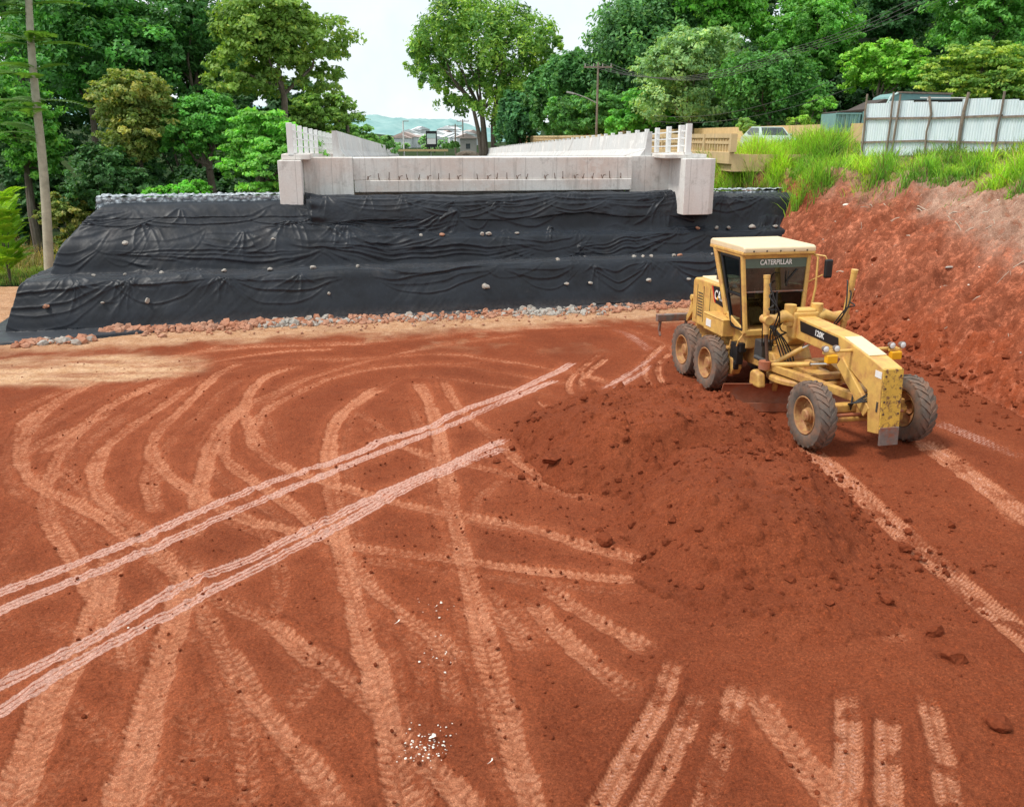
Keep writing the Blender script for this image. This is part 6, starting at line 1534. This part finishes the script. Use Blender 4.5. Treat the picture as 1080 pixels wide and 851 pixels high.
    b = MB(); b.tube([(3.06, -.62, 1.12), (3.30, -.10, 1.50)], .055, 10); sc_ = B(b, 'side_shift_cylinder', 'yellow', smooth=True); b = MB(); b.tube([(3.30, -.10, 1.50), (3.42, .16, 1.68)], .03, 8); B(b, 'cylinder_rod', 'chrome', sc_, smooth=True)
    b = MB(); b.tube([(3.2, -.74, 1.12), (4.1, -.36, 1.34)], .055, 10); sc_ = B(b, 'blade_tilt_cylinder', 'yellow', smooth=True); b = MB(); b.tube([(4.1, -.36, 1.34), (4.5, -.2, 1.44)], .03, 8); B(b, 'cylinder_rod', 'chrome', sc_, smooth=True)
    # ---- drawbar, circle and blade
    b = MB(); b.bar((5.95, -.05, .98), (3.0, -.74, 1.06), .15, .17); b.bar((5.95, .05, .98), (3.0, .74, 1.06), .15, .17); b.bar((3.05, -.92, 1.06), (3.05, .92, 1.06), .22, .20); b.bar((4.0, -.48, 1.03), (4.0, .48, 1.03), .16, .14); b.box((5.92, 0, .98), (.26, .24, .24)); B(b, 'drawbar', 'yellow_dirty', bevel=.02)
    for s in (-1, 1): b = MB(); b.tube([(3.12, s * .90, 1.02), (3.12, s * .90, 1.20)], .13, 12); B(b, 'ball_joint', 'mud_blade', smooth=True)
    b = MB(); b.lathe([(.62, .80), (.62, .92), (.80, .92), (.84, .88), (.84, .80), (.62, .80)], (3.35, 0, 0), 'z', 48); b.box((3.55, 0, 1.02), (.7, .5, .16)); b.tube([(3.55, .0, 1.0), (3.55, 0, 1.26)], .16, 14); B(b, 'turning_circle', 'yellow_dirty', bevel=.01)
    rot = Matrix.Rotation(R(-13), 3, 'Z'); bc = Vector((3.25, .0, 0)); m = MB(); n = 12; half = 1.78; V = []; Fs = []
    for k in range(n + 1):
        a = R(-38 + 88 * k / n); px_ = -.10 + .46 * (1 - math.cos(a)) ; pz = .36 + .40 * math.sin(a)
        for y in (-half, half):
            for th in (0, -.035): V.append(bc + rot @ Vector((px_ + th, y, pz)))
    for k in range(n):
        o = k * 4; Fs += [(o, o + 2, o + 6, o + 4), (o + 1, o + 5, o + 7, o + 3), (o, o + 4, o + 5, o + 1), (o + 2, o + 3, o + 7, o + 6)]
    Fs += [(0, 1, 3, 2), (4 * n, 4 * n + 2, 4 * n + 3, 4 * n + 1)]; m.add(V, Fs); bl = B(m, 'blade', 'mud_blade', smooth=False)
    m = MB(); m.bar(bc + rot @ Vector((.03, -half, .10)), bc + rot @ Vector((.03, half, .10)), .03, .20); B(m, 'cutting_edge', 'mud_blade', bl)
    m = MB(); 
    for y in (-.62, .62): m.bar(bc + rot @ Vector((-.10, y, .55)), bc + rot @ Vector((.05, y, .86)), .10, .30)
    m.tube([bc + rot @ Vector((-.16, -1.0, .46)), bc + rot @ Vector((-.16, 1.0, .46))], .05, 10); B(m, 'blade_bracket', 'yellow_dirty', bevel=.01)
    m = MB(); m.prism([(2.86, .60), (2.86, .92), (3.0, 1.0), (3.25, .94), (3.32, .62)], Y3, -1.12, -.92); B(m, 'blade_slide', 'yellow_dirty', bevel=.06, seg=3)
    # ---- front axle
    b = MB(); b.bar((5.50, -.88, .80), (5.50, .88, .80), .20, .17); b.bar((5.62, -.80, .58), (5.62, .80, .58), .09, .09); b.box((5.55, 0, .84), (.34, .34, .36)); B(b, 'front_axle', 'yellow_dirty', bevel=.03)
    for s in (-1, 1):
        b = MB(); b.box((5.50, s * .86, .70), (.20, .14, .44)); b.tube([(5.50, s * .80, .69), (5.50, s * 1.0, .69)], .11, 14); b.tube([(5.50, s * .84, .46), (5.50, s * .84, .96)], .06, 10); B(b, 'steering_knuckle', 'yellow_dirty', bevel=.02)
    b = MB(); b.tube([(5.74, -.8, .72), (5.74, .8, .72)], .032, 8); B(b, 'tie_rod', 'mud_blade', smooth=True)
    # ---- lamps on their stalks
    for s in (-1, 1):
        b = MB(); b.tube([(5.30, s * .18, 1.92), (5.30, s * .80, 1.92)], .035, 8); b.box((5.32, s * .72, 1.90), (.10, .28, .05)); st = B(b, 'lamp_bracket', 'yellow', bevel=.006)
        for y in (.62, .86):
            b = MB(); b.lathe([(0, -.07), (.04, -.07), (.064, -.01), (.068, .04), (.062, .045)], (5.36, s * y, 2.00), 'x', 18); hl = B(b, 'headlight', 'grey_worn', st, smooth=True); b = MB(); b.lathe([(0, .056), (.04, .052), (.062, .042)], (5.36, s * y, 2.00), 'x', 18); b.v = b.v; B(b, 'headlight_lens', 'lens', st, smooth=True)
        b = MB(); b.box((5.38, s * .72, 1.79), (.12, .24, .17)); B(b, 'turn_signal', 'amber', st, bevel=.02)
    # ---- small things
    b = MB(); b.tube([(2.6, .2, 1.2), (2.6, .2, .9)], .2, 12); B(b, 'swivel_joint', 'darkgrey', smooth=True)
grader()
